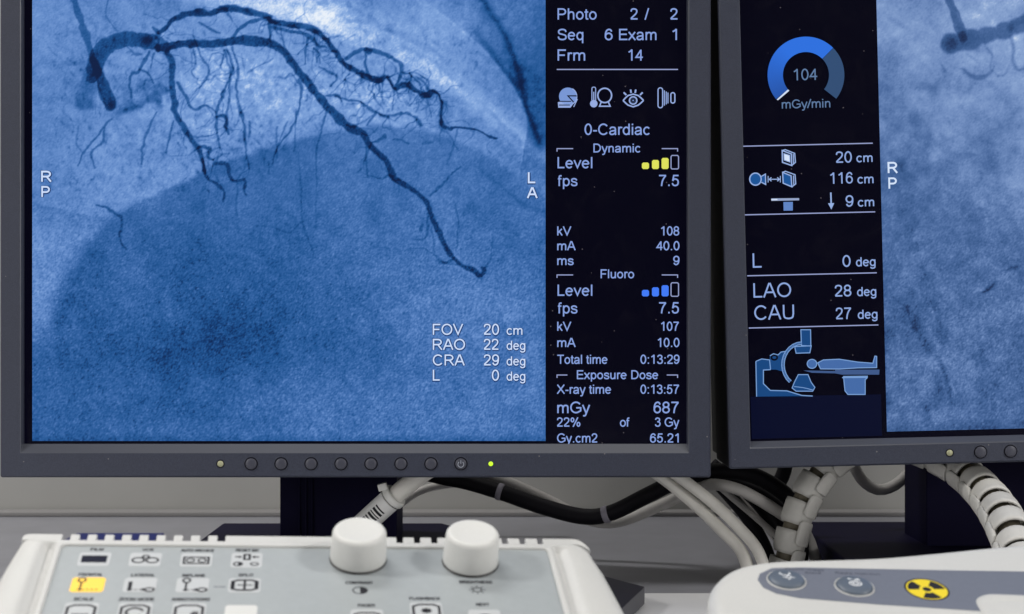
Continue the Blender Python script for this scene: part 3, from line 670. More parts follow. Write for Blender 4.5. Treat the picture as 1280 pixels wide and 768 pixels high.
def monitor(root, to_px, hb, lip, yb, image, sens_u, stand):
    """to_px(u, v): photo pixel of a point u right of the left outer edge and v above the bottom outer edge"""
    def M(u, v, dep=0.0, front=False):
        px, py = to_px(u, v)
        k = (D - 0.005) / D if front else 1.0
        p = P(px, py, D); return Vector((p.x * k, D + dep, ZC + (p.z - ZC) * k))
    # bezel: rounded front frame with a sloping lower lip
    Wd, Ht = 890.0, 745.0
    def rect(x0, x1, y0, y1, dep, r=3.0):
        out = []
        for cx, cy, a in ((x1 - r, y1 - r, 0), (x0 + r, y1 - r, 90), (x0 + r, y0 + r, 180), (x1 - r, y0 + r, 270)):
            for k in range(5):
                t = math.radians(a + k * 22.5); out.append(M(cx + r * math.cos(t), cy + r * math.sin(t), dep, True))
        return out
    ix0, ix1, iy1 = 27.0, 862.0, Ht - 38
    b = MB()
    b.grid([rect(0, Wd, 0, Ht, 0.045), rect(0, Wd, 0, Ht, -0.0030), rect(0.5, Wd - 0.5, 0.5, Ht - 0.5, -0.0030), rect(1.0, Wd - 1, 1.0, Ht - 1, -0.0042), rect(2.6, Wd - 2.6, 2.6, Ht - 2.6, -0.0050),
            rect(ix0 - 1, ix1 + 0.6, lip - 0.8, iy1 + 1, -0.0050, 1.0), rect(ix0, ix1 - 0.4, lip + 0.6, iy1, -0.0046, 0.6),
            rect(ix0, ix1 - 1.2, hb, iy1, -0.0010, 0.6), rect(ix0, ix1 - 1.2, hb, iy1, 0.0012, 0.6)], closed_u=True, smooth=False, mi=lambda i: {0: 1, 5: 2, 6: 2}.get(i, 0))
    bez = b.build('bezel', [M_BEZEL, M_CASE, M_LIP], root)
    # back shell
    b = MB(); b.grid([rect(4, Wd - 4, 4, Ht - 4, -0.002), rect(4, Wd - 4, 4, Ht - 4, 0.075), rect(90, Wd - 90, 90, Ht - 90, 0.10)], closed_u=True, smooth=False)
    b.face(rect(90, Wd - 90, 90, Ht - 90, 0.10)); b.build('back_cover', M_CASE, root)
    # screen
    b = MB(); b.face([M(ix0 - 6, hb - 6, 0.0008), M(ix1 + 6, hb - 6, 0.0008), M(ix1 + 6, iy1 + 6, 0.0008), M(ix0 - 6, iy1 + 6, 0.0008)])
    scr = b.build('screen', M_PANEL, root)
    # row of round buttons
    n = 8
    for k in range(n):
        u = sens_u + 38.5 + k * 37.45
        c = M(u, yb, -0.0050, True); px = 1 / S
        b = MB()
        lathe(b, c, (0, -1, 0), (1, 0, 0), [(9.6 * px, -0.0002), (9.2 * px, 0.00012), (8.4 * px, 0.00012), (8.2 * px, -0.0001)], 28, 0)
        lathe(b, c, (0, -1, 0), (1, 0, 0), [(8.3 * px, 0.00006), (6.6 * px, 0.00006)], 28, 1)
        lathe(b, c, (0, -1, 0), (1, 0, 0), [(6.9 * px, 0.00005), (6.9 * px, 0.0006), (6.4 * px, 0.0009), (3 * px, 0.00105), (0, 0.0011)], 28, 2)
        bt = b.build('button', [M_BEZEL, M_GROOVE, M_BTN], bez)
        if k == n - 1:
            bt['label'] = 'round button marked with the power symbol'
            b = MB(); fn = lambda x, y: Vector((c.x + x * px, c.y - 0.00118, c.z - y * px))
            ribbon(b, E_(0, 0.4, 3.6, 3.6, -55, 235), 0.9, fn); ribbon(b, [(0, -4.6), (0, -0.4)], 0.9, fn)
            b.build('power_symbol', mat('symbol_grey', (0.30, 0.32, 0.38), 0.5), bez)
    c = M(sens_u, yb, -0.0050, True)
    b = MB(); lathe(b, c, (0, -1, 0), (1, 0, 0), [(5.2 / S, 0.0001), (4.2 / S, 0.0002), (3.9 / S, 0.00015)], 24, 1)
    lathe(b, c, (0, -1, 0), (1, 0, 0), [(3.9 / S, 0.0001), (3.0 / S, 0.0005), (1.6 / S, 0.0008), (0, 0.0009)], 24, 0)
    b.build('light_sensor', [M_BRASS, M_GROOVE], bez)
    c = M(sens_u + 338, yb, -0.0050, True)
    b = MB(); lathe(b, c, (0, -1, 0), (1, 0, 0), [(2.9 / S, 0.0001), (2.6 / S, 0.0004), (1.6 / S, 0.0007), (0, 0.0008)], 20, 0)
    b.build('power_light', M_LED, bez)
    stand(root)
    return M, scr

def stand_for(x0, x1, yt, dcol, bx0, bx1, bd0, bd1, bz, ridge=False):
    def f(root):
        a = P(x0, 560, dcol); z1 = P(x1, 560, dcol)
        b = MB(); b.box((a.x, dcol, 0.012), (z1.x - a.x, 0, 0), (0, 0.05, 0), (0, 0, 0.20))
        if ridge:
            for k, w in ((0.012, 0.0012), (0.016, 0.0014), (0.020, 0.0012)):
                b.box((a.x + k, dcol - 0.0012, 0.014), (w, 0, 0), (0, 0.0015, 0), (0, 0, 0.19))
        b.build('stand_column', M_NAVY, root, bevel=0.0012)
        l = P(bx0, 600, (bd0 + bd1) / 2).x; r = P(bx1, 600, (bd0 + bd1) / 2).x
        b = MB(); ch = 0.012
        lo = [(l, bd0), (r, bd0), (r, bd1 - ch), (r - ch * 0.6, bd1), (l, bd1)]
        b.face([(x, y, 0.0015) for x, y in lo][::-1]); b.face([(x, y, bz) for x, y in lo])
        for i in range(5):
            p, q = lo[i], lo[(i + 1) % 5]; b.face([(*p, 0.0015), (*q, 0.0015), (*q, bz), (*p, bz)])
        b.build('stand_base', M_NAVY, root, bevel=0.002)
    return f

# left monitor ---------------------------------------------------------------
rootL = thing('display_monitor', 'grey framed screen showing a full angiogram beside a dark column reading Photo, Seq and Frm', 'monitor', (P(420, 600, D).x, 0.90, 0), 'x-ray monitors')
ML, scrL = monitor(rootL, lambda u, v: (u - 1.0, 597.5 - v), 41.5, 31.5, 17.5, None, 276.5, stand_for(350, 496, 598, 0.90, 249, 561, 0.84, 0.985, 0.0155, True))
def fL(dep): return lambda x, y: Vector((P(x, y, D).x, D + dep, P(x, y, D).z))
xs, ys, cc = image_left()
image_mesh('xray_image', xs, ys, cc, fL(0.0004), scrL)

SB = tuple(lin((136, 161, 222))); SBW = tuple(lin((205, 222, 252))); DK = tuple(lin((24, 58, 112))); LN = tuple(lin((150, 160, 205)))
f1 = fL(0.0001)
b = MB()
for s, x0, x1, base, cap in [
    ('Photo', 697, 745.8, 24.6, 14), ('2', 787.7, 797.8, 24.6, 14), ('/', 805.7, 811.4, 24.6, 14), ('2', 837.5, 847.7, 24.6, 14),
    ('Seq', 697, 729.3, 50.3, 14), ('6', 755.9, 765.8, 50.3, 14), ('Exam', 773.9, 820.6, 50.3, 14), ('1', 840, 846.2, 50.3, 14),
    ('Frm', 697, 731.5, 76, 14), ('14', 785, 804.4, 76, 14), ('0-Cardiac', 730.7, 812.3, 168.8, 14),
    ('Dynamic', 741.9, 800.5, 190.7, 10.9), ('Level', 697, 740.4, 210.5, 14), ('fps', 696.6, 721.8, 232.8, 13.6), ('7.5', 823, 849, 232.8, 14),
    ('kV', 696.6, 714.2, 294.5, 11.3), ('108', 826, 849, 294.5, 11.3), ('mA', 696.6, 719.6, 313, 11.3), ('40.0', 820.6, 849.3, 313, 11.3),
    ('ms', 696.6, 717, 331.5, 11.3), ('9', 841.6, 849.3, 331.5, 11.3), ('Fluoro', 750.9, 792.6, 348, 11),
    ('Level', 697, 740.4, 370, 14), ('fps', 696.6, 721.8, 392, 13.6), ('7.5', 823, 849, 392, 14),
    ('kV', 696.6, 714.2, 413.7, 11.3), ('107', 826, 849, 413.7, 11.3), ('mA', 696.6, 719.6, 434, 11.3), ('10.0', 821.9, 849.3, 434, 11.3),
    ('Total time', 696, 759.3, 455, 11.3), ('0:13:29', 800.6, 849.3, 455, 11.3), ('Exposure Dose', 721.2, 822.7, 474.1, 11),
    ('X-ray time', 696, 763.8, 492.4, 11.3), ('0:13:57', 800.6, 849.3, 492.4, 11.3), ('mGy', 696.6, 737.7, 516.7, 14.3), ('687', 817, 849, 516.7, 14.3),
    ('22%', 696, 725.4, 533.5, 11.3), ('of', 775, 787.4, 533.5, 11.3), ('3 Gy', 818.7, 849.1, 533.5, 11.3),
    ('Gy.cm2', 696.4, 747.2, 553.4, 11.3), ('65.21', 812.6, 848.3, 553.4, 11.3)]:
    write(b, s, f1, x0, x1, base, cap, 92 if cap > 12 else 100, SB)
b.build('readout_text', M_GFX, scrL, recalc=False)

b = MB(); ribbon(b, [(696, 87), (847.5, 87)], 1.3, f1, 0, LN); b.build('divider_line', M_GFX, scrL, recalc=False)
for y, xa, xb in ((186, 716.4, 827.2), (343.9, 716.4, 827.2), (469, 709.2, 833.5)):
    for q in ([(696.3, y + 3.6), (696.3, y), (xa, y)], [(xb, y), (847, y), (847, y + 3.6)]):
        b = MB(); ribbon(b, q, 1.2, f1, 0, LN); b.build('section_bracket', M_GFX, scrL, recalc=False)

b = MB(); f2 = fL(0.0002)
IT = [('FOV', 541, 579, 418.7), ('20', 604.4, 623.8, 418.7), ('RAO', 541, 581.3, 437.5), ('22', 604.4, 623.8, 437.5), ('CRA', 541, 581, 457), ('29', 604.4, 623.8, 457), ('L', 541, 550.5, 476), ('0', 614.8, 623.8, 476)]
UT = [('cm', 633.3, 653, 418.7), ('deg', 633.3, 656.7, 437.5), ('deg', 633.3, 656.7, 457), ('deg', 633.3, 656.7, 476)]
MK = [('R', 51.5, 64.5, 227.3), ('P', 51.8, 62, 246.4), ('L', 660, 670, 229), ('A', 658.7, 672, 247.8)]
for L, cap, w in ((IT, 13.6, 92), (UT, 11.3, 98), (MK, 13.4, 112)):
    for s, x0, x1, base in L:
        write(b, s, f2, x0 + .3, x1 + .3, base + .5, cap, w + 105, DK); write(b, s, f1, x0, x1, base, cap, w, SBW)
b.build('overlay_text', M_GFX, scrL, recalc=False)

def zz(x, y): return 670 + x * 0.1797, y * 0.1797          # coordinates read off an enlargement of the icons
def icon(name, fill, lines, label):
    b = MB()
    for pts, col in fill: b.face([f2(*zz(*p)) for p in pts], 0, col)
    for pts, w, col in lines: ribbon(b, [zz(*p) for p in pts], w, f1, 0, col)
    o = b.build(name, M_GFX, scrL, recalc=False); o['label'] = label; return o
IC = tuple(lin((150, 172, 225))); IF = tuple(lin((120, 150, 212))); BK = (0.001, 0.001, 0.004)
icon('status_icon', [(E_(222, 672, 62, 62), IF), ([(152, 712), (250, 690), (262, 720), (240, 750), (155, 750)], IC)],
     [(E_(222, 672, 62, 62, -60, 60), 1.1, IC), ([(286, 668), (222, 668), (262, 712)], 1.6, BK), ([(160, 706), (244, 706)], 1.2, BK), ([(160, 732), (236, 732)], 1.2, BK), ([(262, 745), (288, 690)], 1.1, IC)], 'round pie chart icon on a box')
icon('status_icon', [(E_(402, 722, 26, 26), IC)],
     [(E_(402, 617, 13, 10, 180, 360) + [(415, 700)], 1.1, IC), ([(389, 617), (389, 700)], 1.1, IC), ([(402, 640), (402, 715)], 1.3, IC), (E_(478, 665, 48, 50), 1.7, IC), ([(455, 708), (442, 740), (516, 740), (502, 708)], 1.6, IC)], 'thermometer and flask icon')
icon('status_icon', [(E_(676, 700, 30, 30), IF)],
     [(S_((606, 700), (640, 666), (676, 656), (712, 666), (748, 700)), 1.7, IC), (S_((606, 700), (640, 732), (676, 744), (712, 732), (748, 700)), 1.7, IC), (E_(676, 700, 26, 26), 1.5, IC), (E_(676, 700, 10, 10), 1.6, BK), (E_(676, 700, 18, 18), 1.0, BK),
      ([(610, 644), (628, 662)], 2, IC), ([(658, 624), (662, 648)], 2, IC), ([(694, 624), (690, 648)], 2, IC), ([(742, 644), (724, 662)], 2, IC)], 'open eye icon')
icon('status_icon', [(((935, 645), (966, 645), (966, 718), (935, 718)), BK)],
     [(E_(865, 628, 16, 16, 180, 360) + E_(865, 735, 16, 16, 0, 180) + [(849, 628)], 1.3, IC), ([(893, 630), (893, 735)], 1.2, IC), ([(906, 638), (906, 727)], 1.2, IC), ([(918, 645), (918, 720)], 1.2, IC), (E_(952, 660, 14, 14, 180, 360) + E_(952, 704, 14, 14, 0, 180) + [(938, 660)], 1.5, IC)], 'collimator icon of upright bars')

YL = tuple(lin((222, 226, 92))); BL = tuple(lin((66, 122, 246)))
for y0, col, lab in ((0, YL, 'three yellow bars and an empty one'), (159.2, BL, 'three blue bars and an empty one')):
    b = MB()
    for xa, xb, yt in ((802.4, 811.3, 203.4), (815, 823.7, 200.2), (827, 835.8, 197.6)):
        yb = 211.5; r = 1.6
        pts = [(xa + r, yt + y0), (xb - r, yt + y0), (xb, yt + r + y0), (xb, yb - r + y0), (xb - r, yb + y0), (xa + r, yb + y0), (xa, yb - r + y0), (xa, yt + r + y0)]
        b.face([f1(*p) for p in pts], 0, col)
    ribbon(b, [(840, 194.5 + y0), (847, 194.5 + y0), (848.2, 196 + y0), (848.2, 210.2 + y0), (847, 211.4 + y0), (840, 211.4 + y0), (838.8, 210.2 + y0), (838.8, 196 + y0), (840, 194.5 + y0)], 1.2, f1, 0, LN)
    o = b.build('level_bars', M_GFX, scrL, recalc=False); o['label'] = lab

# right monitor --------------------------------------------------------------
c_, s_ = math.cos(TH), math.sin(TH)
rootR = thing('display_monitor', 'slightly tilted grey framed screen with blue dose dial and C-arm diagram, partly in view', 'monitor', (P(1330, 600, D).x, 0.90, 0), 'x-ray monitors')
MR, scrR = monitor(rootR, lambda u, v: (912 + u * c_ - v * s_, 587 - (u * s_ + v * c_)), 33.3, 26.0, 14.0, None, 275.5, stand_for(1158, 1600, 590, 0.885, 1030, 1740, 0.80, 0.985, 0.0165))
def to_uv(px, py): du, dv = px - 912, 587 - py; return du * c_ + dv * s_, -du * s_ + dv * c_
def fR(dep): return lambda u, v: MR(u, v, dep)          # local coordinates, v upwards
def gR(dep): return lambda x, y: MR(*to_uv(x, y), dep)   # photo coordinates on the tilted screen
xs, ys, cc = image_right()
image_mesh('xray_image', xs, ys, cc, lambda x, y: MR(198 + x, 42.2 + (551.6 - y), 0.0004), scrR)
g1, g2 = gR(0.0001), gR(0.0002); h1 = fR(0.0001)
def wr(b, s, x0, x1, base, cap, w, col):
    ua, va = to_uv(x0, base); ub, _ = to_uv(x1, base - (x1 - x0) * s_)
    write(b, s, lambda u, v: MR(u, v, 0.0001), ua, ua + (x1 - x0), va, cap, w, col, 0, +1)
b = MB(); GT = tuple(lin((96, 124, 164)))
wr(b, '104', 991.8, 1022.5, 100.7, 14.2, 84, GT); wr(b, 'mGy/min', 977.4, 1038, 135.9, 10.8, 92, GT)
for s, x0, x1, base, cap in [('20', 1044.7, 1065, 203.8, 14), ('cm', 1070.7, 1090.8, 203, 11), ('116', 1037.5, 1066.2, 230, 14), ('cm', 1072, 1092, 229.6, 11), ('9', 1057.2, 1067, 258.6, 14), ('cm', 1072.5, 1092.8, 258.4, 11),
    ('L', 941, 953.2, 335, 18), ('0', 1053.3, 1063.5, 333.8, 14.4), ('deg', 1070.2, 1094.6, 333.2, 11.2), ('LAO', 941.9, 989.3, 372.4, 18), ('28', 1043.4, 1064.4, 371, 14.4), ('deg', 1071.6, 1095.5, 370.4, 11.2),
    ('CAU', 943, 993, 400.2, 18), ('27', 1044.7, 1064.8, 399.4, 14.4), ('deg', 1072.5, 1097, 398.8, 11.2)]:
    wr(b, s, x0, x1, base, cap, 78 if cap > 16 else (88 if cap > 12 else 100), tuple(lin((142, 168, 222))))
b.build('readout_text', M_GFX, scrR, recalc=False)
for xa, ya, xb, yb in ((929, 183, 1091, 179.2), (931, 268.8, 1094, 265), (934, 345, 1096, 341.2), (936, 410.3, 1098, 406.4)):
    b = MB(); ribbon(b, [(xa, ya), (xb, yb)], 1.3, g1, 0, LN); b.build('divider_line', M_GFX, scrR, recalc=False)
b = MB()
for s, x0, x1, base in (('R', 1110, 1122.4, 216.6), ('P', 1111, 1121, 236)):
    wr(b, s, x0, x1, base, 13.6, 118, tuple(lin((212, 228, 250))))
b.build('overlay_text', M_GFX, scrR, recalc=False)
# dose dial
b = MB(); cx, cy, Ro, Ri = 1007.5, 94.0, 48.0, 28.8
def sector(a0, a1, cfun):
    n = max(2, int(abs(a1 - a0) / 3)); A = np.radians(np.linspace(a0, a1, n + 1))
    for p, q in zip(A[:-1], A[1:]):
        b.face([g1(cx + Ri * math.cos(p), cy - Ri * math.sin(p)), g1(cx + Ro * math.cos(p), cy - Ro * math.sin(p)), g1(cx + Ro * math.cos(q), cy - Ro * math.sin(q)), g1(cx + Ri * math.cos(q), cy - Ri * math.sin(q))], 0, cfun((p + q) / 2))
BLU = lin((46, 112, 222)); BLD = lin((38, 84, 168))
sector(219, 45, lambda a: tuple(BLD + (BLU - BLD) * min(1, max(0, (219 - math.degrees(a)) / 90))))
sector(44.5, -38, lambda a: tuple(lin((50, 78, 116))))
b.face([g1(971, 124.6), g1(985, 112), g1(986.6, 113.6), g1(972.4, 125.6)], 0, tuple(lin((215, 228, 250))))
b.build('dose_dial', M_GFX, scrR, recalc=False)
# geometry icons
def z9(x, y, oy=160): return 900 + x * 0.1797, oy + y * 0.1797
def iconR(name, fills, lines, label, oy=160):
    b = MB()
    for pts, col in fills: b.face([g2(*z9(*p, oy)) for p in pts], 0, col)
    for pts, w, col in lines: ribbon(b, [z9(*p, oy) for p in pts], w, g1, 0, col)
    o = b.build(name, M_GFX, scrR, recalc=False); o['label'] = label
C1 = tuple(lin((150, 176, 226))); C2 = tuple(lin((26, 84, 150))); C3 = tuple(lin((214, 228, 248))); C4 = tuple(lin((96, 132, 196)))
iconR('geometry_icon', [([(445, 180), (485, 192), (485, 235), (445, 222)], C3)],
      [([(433, 158), (497, 182), (499, 262), (435, 240), (433, 158)], 1.5, C1), ([(433, 158), (455, 152), (520, 178), (525, 240), (499, 262)], 1.3, C1), ([(510, 182), (512, 250)], 1.2, C1), ([(445, 180), (485, 192), (487, 238), (447, 224), (445, 180)], 1.0, C1)], 'small white field of view icon')
iconR('geometry_icon', [(E_(247, 357, 40, 42), C2), ([(438, 312), (494, 336), (498, 410), (440, 385)], C2), ([(292, 335), (316, 322), (318, 392), (292, 378)], C2)],
      [(E_(247, 357, 40, 42), 1.5, C1), ([(288, 338), (316, 322), (318, 394), (288, 378)], 1.3, C1), ([(436, 310), (495, 334), (500, 410), (440, 385), (436, 310)], 1.4, C1), ([(436, 310), (455, 302), (522, 326), (527, 390), (500, 410)], 1.3, C1), ([(511, 332), (514, 400)], 1.2, C1),
       ([(335, 335), (335, 380)], 1.0, C1), ([(420, 335), (420, 380)], 1.0, C1), ([(342, 358), (414, 358)], 1.1, C1), ([(358, 345), (343, 358), (358, 371)], 1.2, C1), ([(399, 345), (414, 358), (399, 371)], 1.2, C1)], 'x-ray tube and detector distance icon')
iconR('geometry_icon', [([(357, 491), (551, 489), (551, 504), (358, 508)], tuple(lin((150, 165, 200)))), ([(442, 516), (507, 515), (507, 575), (443, 576)], C4)], [([(357, 500), (400, 499)], 1.4, C3)], 'patient table height icon')
iconR('geometry_icon', [([(752, 525), (795, 523), (775, 568)], C1)], [([(771, 450), (774, 540)], 1.8, C1)], 'downward arrow')
# C-arm drawing
CB = tuple(lin((22, 70, 126))); CL = tuple(lin((122, 160, 214))); CP = tuple(lin((68, 106, 166))); CT = tuple(lin((62, 88, 136)))
pil = [(255, 590), (250, 345), (290, 328), (345, 335), (352, 402), (302, 405), (302, 500), (350, 547), (465, 550), (570, 582), (645, 586), (645, 592)]
hub = [(345, 335), (348, 306), (372, 292), (404, 300), (425, 280), (452, 276), (440, 330), (445, 418), (390, 402), (352, 402)]
det = [(563, 125), (630, 125), (632, 238), (567, 235)]; det2 = [(520, 242), (635, 236), (625, 285), (530, 288)]
tub = [(545, 437), (612, 437), (634, 490), (660, 526), (645, 552), (530, 552), (502, 530), (518, 490)]
bod = [(680, 355), (720, 335), (830, 330), (960, 350), (1064, 358), (1078, 308), (1090, 310), (1090, 388), (960, 390), (830, 398), (700, 397)]
tab = [(580, 408), (800, 412), (800, 403), (1110, 402), (1108, 437), (850, 437), (800, 428), (640, 424)]
ped = [(860, 450), (1025, 448), (1020, 464), (1010, 470), (1010, 575), (890, 575), (870, 550)]
lnk = [(p, 1.1, CL) for p in ([q + [q[0]] for q in (det, det2, tub, bod, ped)])]
arc = E_(572, 368, 134, 150, 92, 232)
arc = [(x, 736 - y) for x, y in E_(572, 368, 134, 150, 92, 232)]
iconR('carm_drawing', [(pil, CB), (hub, CB), (det, CB), (det2, CB), (tub, CB), (E_(640, 362, 33, 31), CP), (bod, CP), (tab, CT), (ped, CP)],
      lnk + [(arc, 4.2, CL), (arc, 2.4, CB), (pil[1:5], 1.1, CL), (pil[4:11], 1.2, CL), ([(255, 590), (250, 345)], 1.1, CL), (E_(640, 362, 33, 31), 1.1, CL), (hub[1:6], 1.1, CL), (E_(378, 318, 20, 16), 2.2, BK), ([(850, 458), (1028, 456)], 1.3, CL), (S_((515, 520), (580, 528), (650, 545)), 0.9, CL)],
      'blue C-arm x-ray machine and patient on a table', 390)
b = MB(); b.face([g2(938.2, 496.2), g2(1101.5, 493.2), g2(1102.6, 545), g2(939.8, 549)], 0, tuple(lin((2, 7, 36)))); o = b.build('floor_block', M_GFX, scrR, recalc=False)

# ------------------------------------------------------------------ left control console
def nrm(t, y):
    n = Vector((math.sin(y), -math.sin(t) * math.cos(y), math.cos(t) * math.cos(y))); return n.normalized()
def ray(px, py): return Vector(((px - 640) / F, 1, -(py - 384) / F))
CAM = Vector((0, 0, ZC))
def hit(px, py, p0, n):
    r = ray(px, py); return CAM + r * ((p0 - CAM).dot(n) / r.dot(n))
N1 = nrm(math.radians(22), math.radians(5)); P01 = CAM + ray(450, 690) * 0.56
O1 = hit(78, 683, P01, N1); U1 = (hit(683, 688, P01, N1) - O1).normalized(); V1 = N1.cross(U1)
def K(u, v, n=0.0):                       # millimetres in the console's own sloping frame
    return O1 + U1 * (u / 1000) + V1 * (v / 1000) + N1 * (n / 1000)
con = thing('control_console', 'white console with two round knobs and grey membrane keypad, one key lit amber', 'control console', (K(94, -50).x, K(94, -50).y, 0))
VF = -92.0
def loop(l, r, t, n, nt=None, rc=2.0, rl=None, flare=0.0):
    """closed outline around the overlay: l/r/t are offsets of the left, right and back sides"""
    nt = n if nt is None else nt
    rl = rc if rl is None else rl
    out = []
    L, R, T = -l, 188.5 + r, t
    for k in range(9): 
        y = VF + (T - rc - VF) * k / 9; out.append(K(R + flare * 1.05 * min(1.0, -min(y - 6, 0) / 50), y, n))
    for k in range(7):
        a = math.radians(k * 15); out.append(K(R - rc + rc * math.cos(a), T - rc + rc * math.sin(a), nt + (n - nt) * math.cos(a) ** 2))
    for k in range(7):
        a = math.radians(90 + k * 15); out.append(K(L + rl + rl * math.cos(a), T - rl + rl * math.sin(a), nt + (n - nt) * math.cos(a) ** 2))
    for k in range(1, 10):
        y = (T - rl) + (VF - T + rl) * k / 9; out.append(K(L - flare * min(1.0, -min(y - 6, 0) / 50), y, n))
    return out
b = MB()
prof = [loop(0, 0, 0, 0.0), loop(0.25, 0.25, 0.2, 0.75), loop(0.6, 0.6, 0.5, 0.95), loop(2.0, 2.0, 1.4, 0.95, 0.9), loop(2.7, 2.7, 1.9, 0.5, 0.55), loop(3.4, 3.4, 2.3, -1.9, 0.45),
        loop(5.6, 5.6, 2.7, -2.0, 0.42, 3), loop(7.2, 7.2, 3.0, -0.4, 0.40, 3, 2, 0.5), loop(9.5, 9.5, 3.4, 0.1, 0.36, 4, 2, 1.2), loop(14.6, 16.2, 4.0, -0.6, 0.3, 6, 2, 4.0), loop(15.9, 18.0, 4.2, -1.6, 0.0, 7, 2.2, 5.0), loop(16.6, 19.0, 4.3, -3.2, -1.0, 7, 2.4, 5.6)]
low = [Vector((p.x, p.y, 0.004)) for p in loop(17.5, 20.5, 4.4, -6, -6, 7, 2.4, 6.4)]
b.grid([p for p in prof] + [low], closed_u=False, smooth=True)
b.face([prof[i][0] for i in range(len(prof))] + [low[0], low[-1]] + [prof[i][-1] for i in reversed(range(len(prof)))])
housing = b.build('housing', M_WHITE, con)
# ribbed back edge with cooling slots
b = MB()
def kx(px): return (hit(px, 672, P01, N1) - O1).dot(U1) * 1000
gaps = [(78 + 21.55 * k, 88.2 + 21.55 * k) for k in range(10)] + [(451, 459), (473, 481), (495.2, 503.6), (517, 525), (538.4, 546.4), (560, 568), (582, 590), (604, 612), (626, 633.6), (648, 655.4), (670, 677.2)]
x = 27.5
for g0, g1_ in gaps + [(737, None)]:
    a, c = kx(x), kx(g0); vb = 8.3
    if g1_ is None:
        pl = [(a, 4.1), (c - 0.5, 4.1)] + [(c - 6.5 + 6.0 * math.cos(t), 4.15 + (vb - 4.15) * math.sin(t)) for t in np.radians([0, 15, 30, 45, 60, 75, 90])][1:] + [(a, vb)]
    elif x < 30:
        pl = [(a + 0.3, 4.1), (c, 4.1), (c, vb)] + [(a + 2.6 - 2.3 * math.sin(t), 5.9 + (vb - 5.9) * math.cos(t)) for t in np.radians([0, 30, 60, 90])]
    else: pl = [(a, 4.1), (c, 4.1), (c, vb), (a, vb)]
    nn = lambda q: 0.3 - (3.4 * max(0.0, (q[0] - (c - 7.5)) / 7.5) ** 2 if g1_ is None else 0.0)
    if g1_ is None: pl = [(a, 4.1)] + [(c - 7.5 + 7 * k / 6, 4.1) for k in range(7)] + pl[2:-1] + [(c - 9, vb), (a, vb)]
    b.face([K(*q, nn(q)) for q in pl]); b.face([K(*q, -9) for q in pl][::-1])
    for i in range(len(pl)):
        p_, q_ = pl[i], pl[(i + 1) % len(pl)]; b.face([K(*p_, -9), K(*q_, -9), K(*q_, nn(q_)), K(*p_, nn(p_))])
    x = g1_
b.build('vent_ridge', M_WHITE, con, bevel=0.0002)
# overlay sheet
b = MB()
b.face([K(0, VF, 0.02), K(188.5, VF, 0.02), K(188.5, -1.2, 0.02), K(187.3, 0, 0.02), K(1.2, 0, 0.02), K(0, -1.2, 0.02)])
overlay = b.build('keypad_overlay', M_OVERLAY, con)
def fk(n): return lambda u, v: K(u, v, n)
def key(u, v, w, h, m=M_KEY, lab=None, n=0.16):
    b = MB(); r = 0.9
    pts = [(u - w / 2 + r, v - h / 2), (u + w / 2 - r, v - h / 2), (u + w / 2, v - h / 2 + r), (u + w / 2, v + h / 2 - r), (u + w / 2 - r, v + h / 2), (u - w / 2 + r, v + h / 2), (u - w / 2, v + h / 2 - r), (u - w / 2, v - h / 2 + r)]
    def ins(p, k): return (u + (p[0] - u) * k, v + (p[1] - v) * k)
    b.face([K(*ins(p, 0.965), n) for p in pts])
    for i in range(8):
        p, q = pts[i], pts[(i + 1) % 8]; b.face([K(*p, 0.03), K(*q, 0.03), K(*ins(q, 0.965), n), K(*ins(p, 0.965), n)])
    o = b.build('membrane_key', m, con)
    if lab: o['label'] = lab
    return o
def sym(k, items, fills=(), m=None):
    b = MB()
    for pts in fills: b.face([K(x, y, 0.20) for x, y in pts])
    for pts, w in items: ribbon(b, pts, w * 1.3, fk(0.21))
    return b.build('key_symbol', m or M_INK, k, recalc=False)
CU = [13.2, 32.0, 51.0, 70.0]
r1, r2, r3 = -9.1, -26.3, -42.6
KW, KH = 12.0, 9.6
# row 1
k = key(CU[0], r1, KW, KH); u, v = CU[0], r1
sym(k, [([(u - 2, v - 2.5), (u - 2, v + 2.5)], 0.35), ([(u + 1.6, v - 2.5), (u + 1.6, v + 2.5)], 0.35)], [[(u - 4.8, v - 2.4), (u + 4.6, v - 2.4), (u + 4.6, v + 2.4), (u - 4.8, v + 2.4)]], mat('key_navy', (0.012, 0.014, 0.03), 0.6, 0.1))
k = key(CU[1], r1, KW, KH); u, v = CU[1], r1 - 0.6
sym(k, [(E_(u - 2.6, v, 2.2, 1.7), 0.6), (E_(u + 2.6, v, 2.2, 1.7), 0.6), (E_(u, v + 2.6, 1.1, 0.9), 0.5), ([(u - 2, v + 1.6), (u - 0.8, v + 2.4)], 0.5), ([(u + 2, v + 1.6), (u + 0.8, v + 2.4)], 0.5)])
k = key(CU[2], r1, KW, KH); u, v = CU[2], r1 - 0.5
sym(k, [([(u - 4.6, v - 2.2), (u + 4.6, v - 2.2), (u + 4.6, v + 2.2), (u - 4.6, v + 2.2), (u - 4.6, v - 2.2)], 0.6), (E_(u - 2.2, v, 1.5, 1.2), 0.5), (E_(u + 2.2, v, 1.5, 1.2), 0.5)])
k = key(CU[3], r1, KW, KH + 1); u, v = CU[3], r1 + 0.6
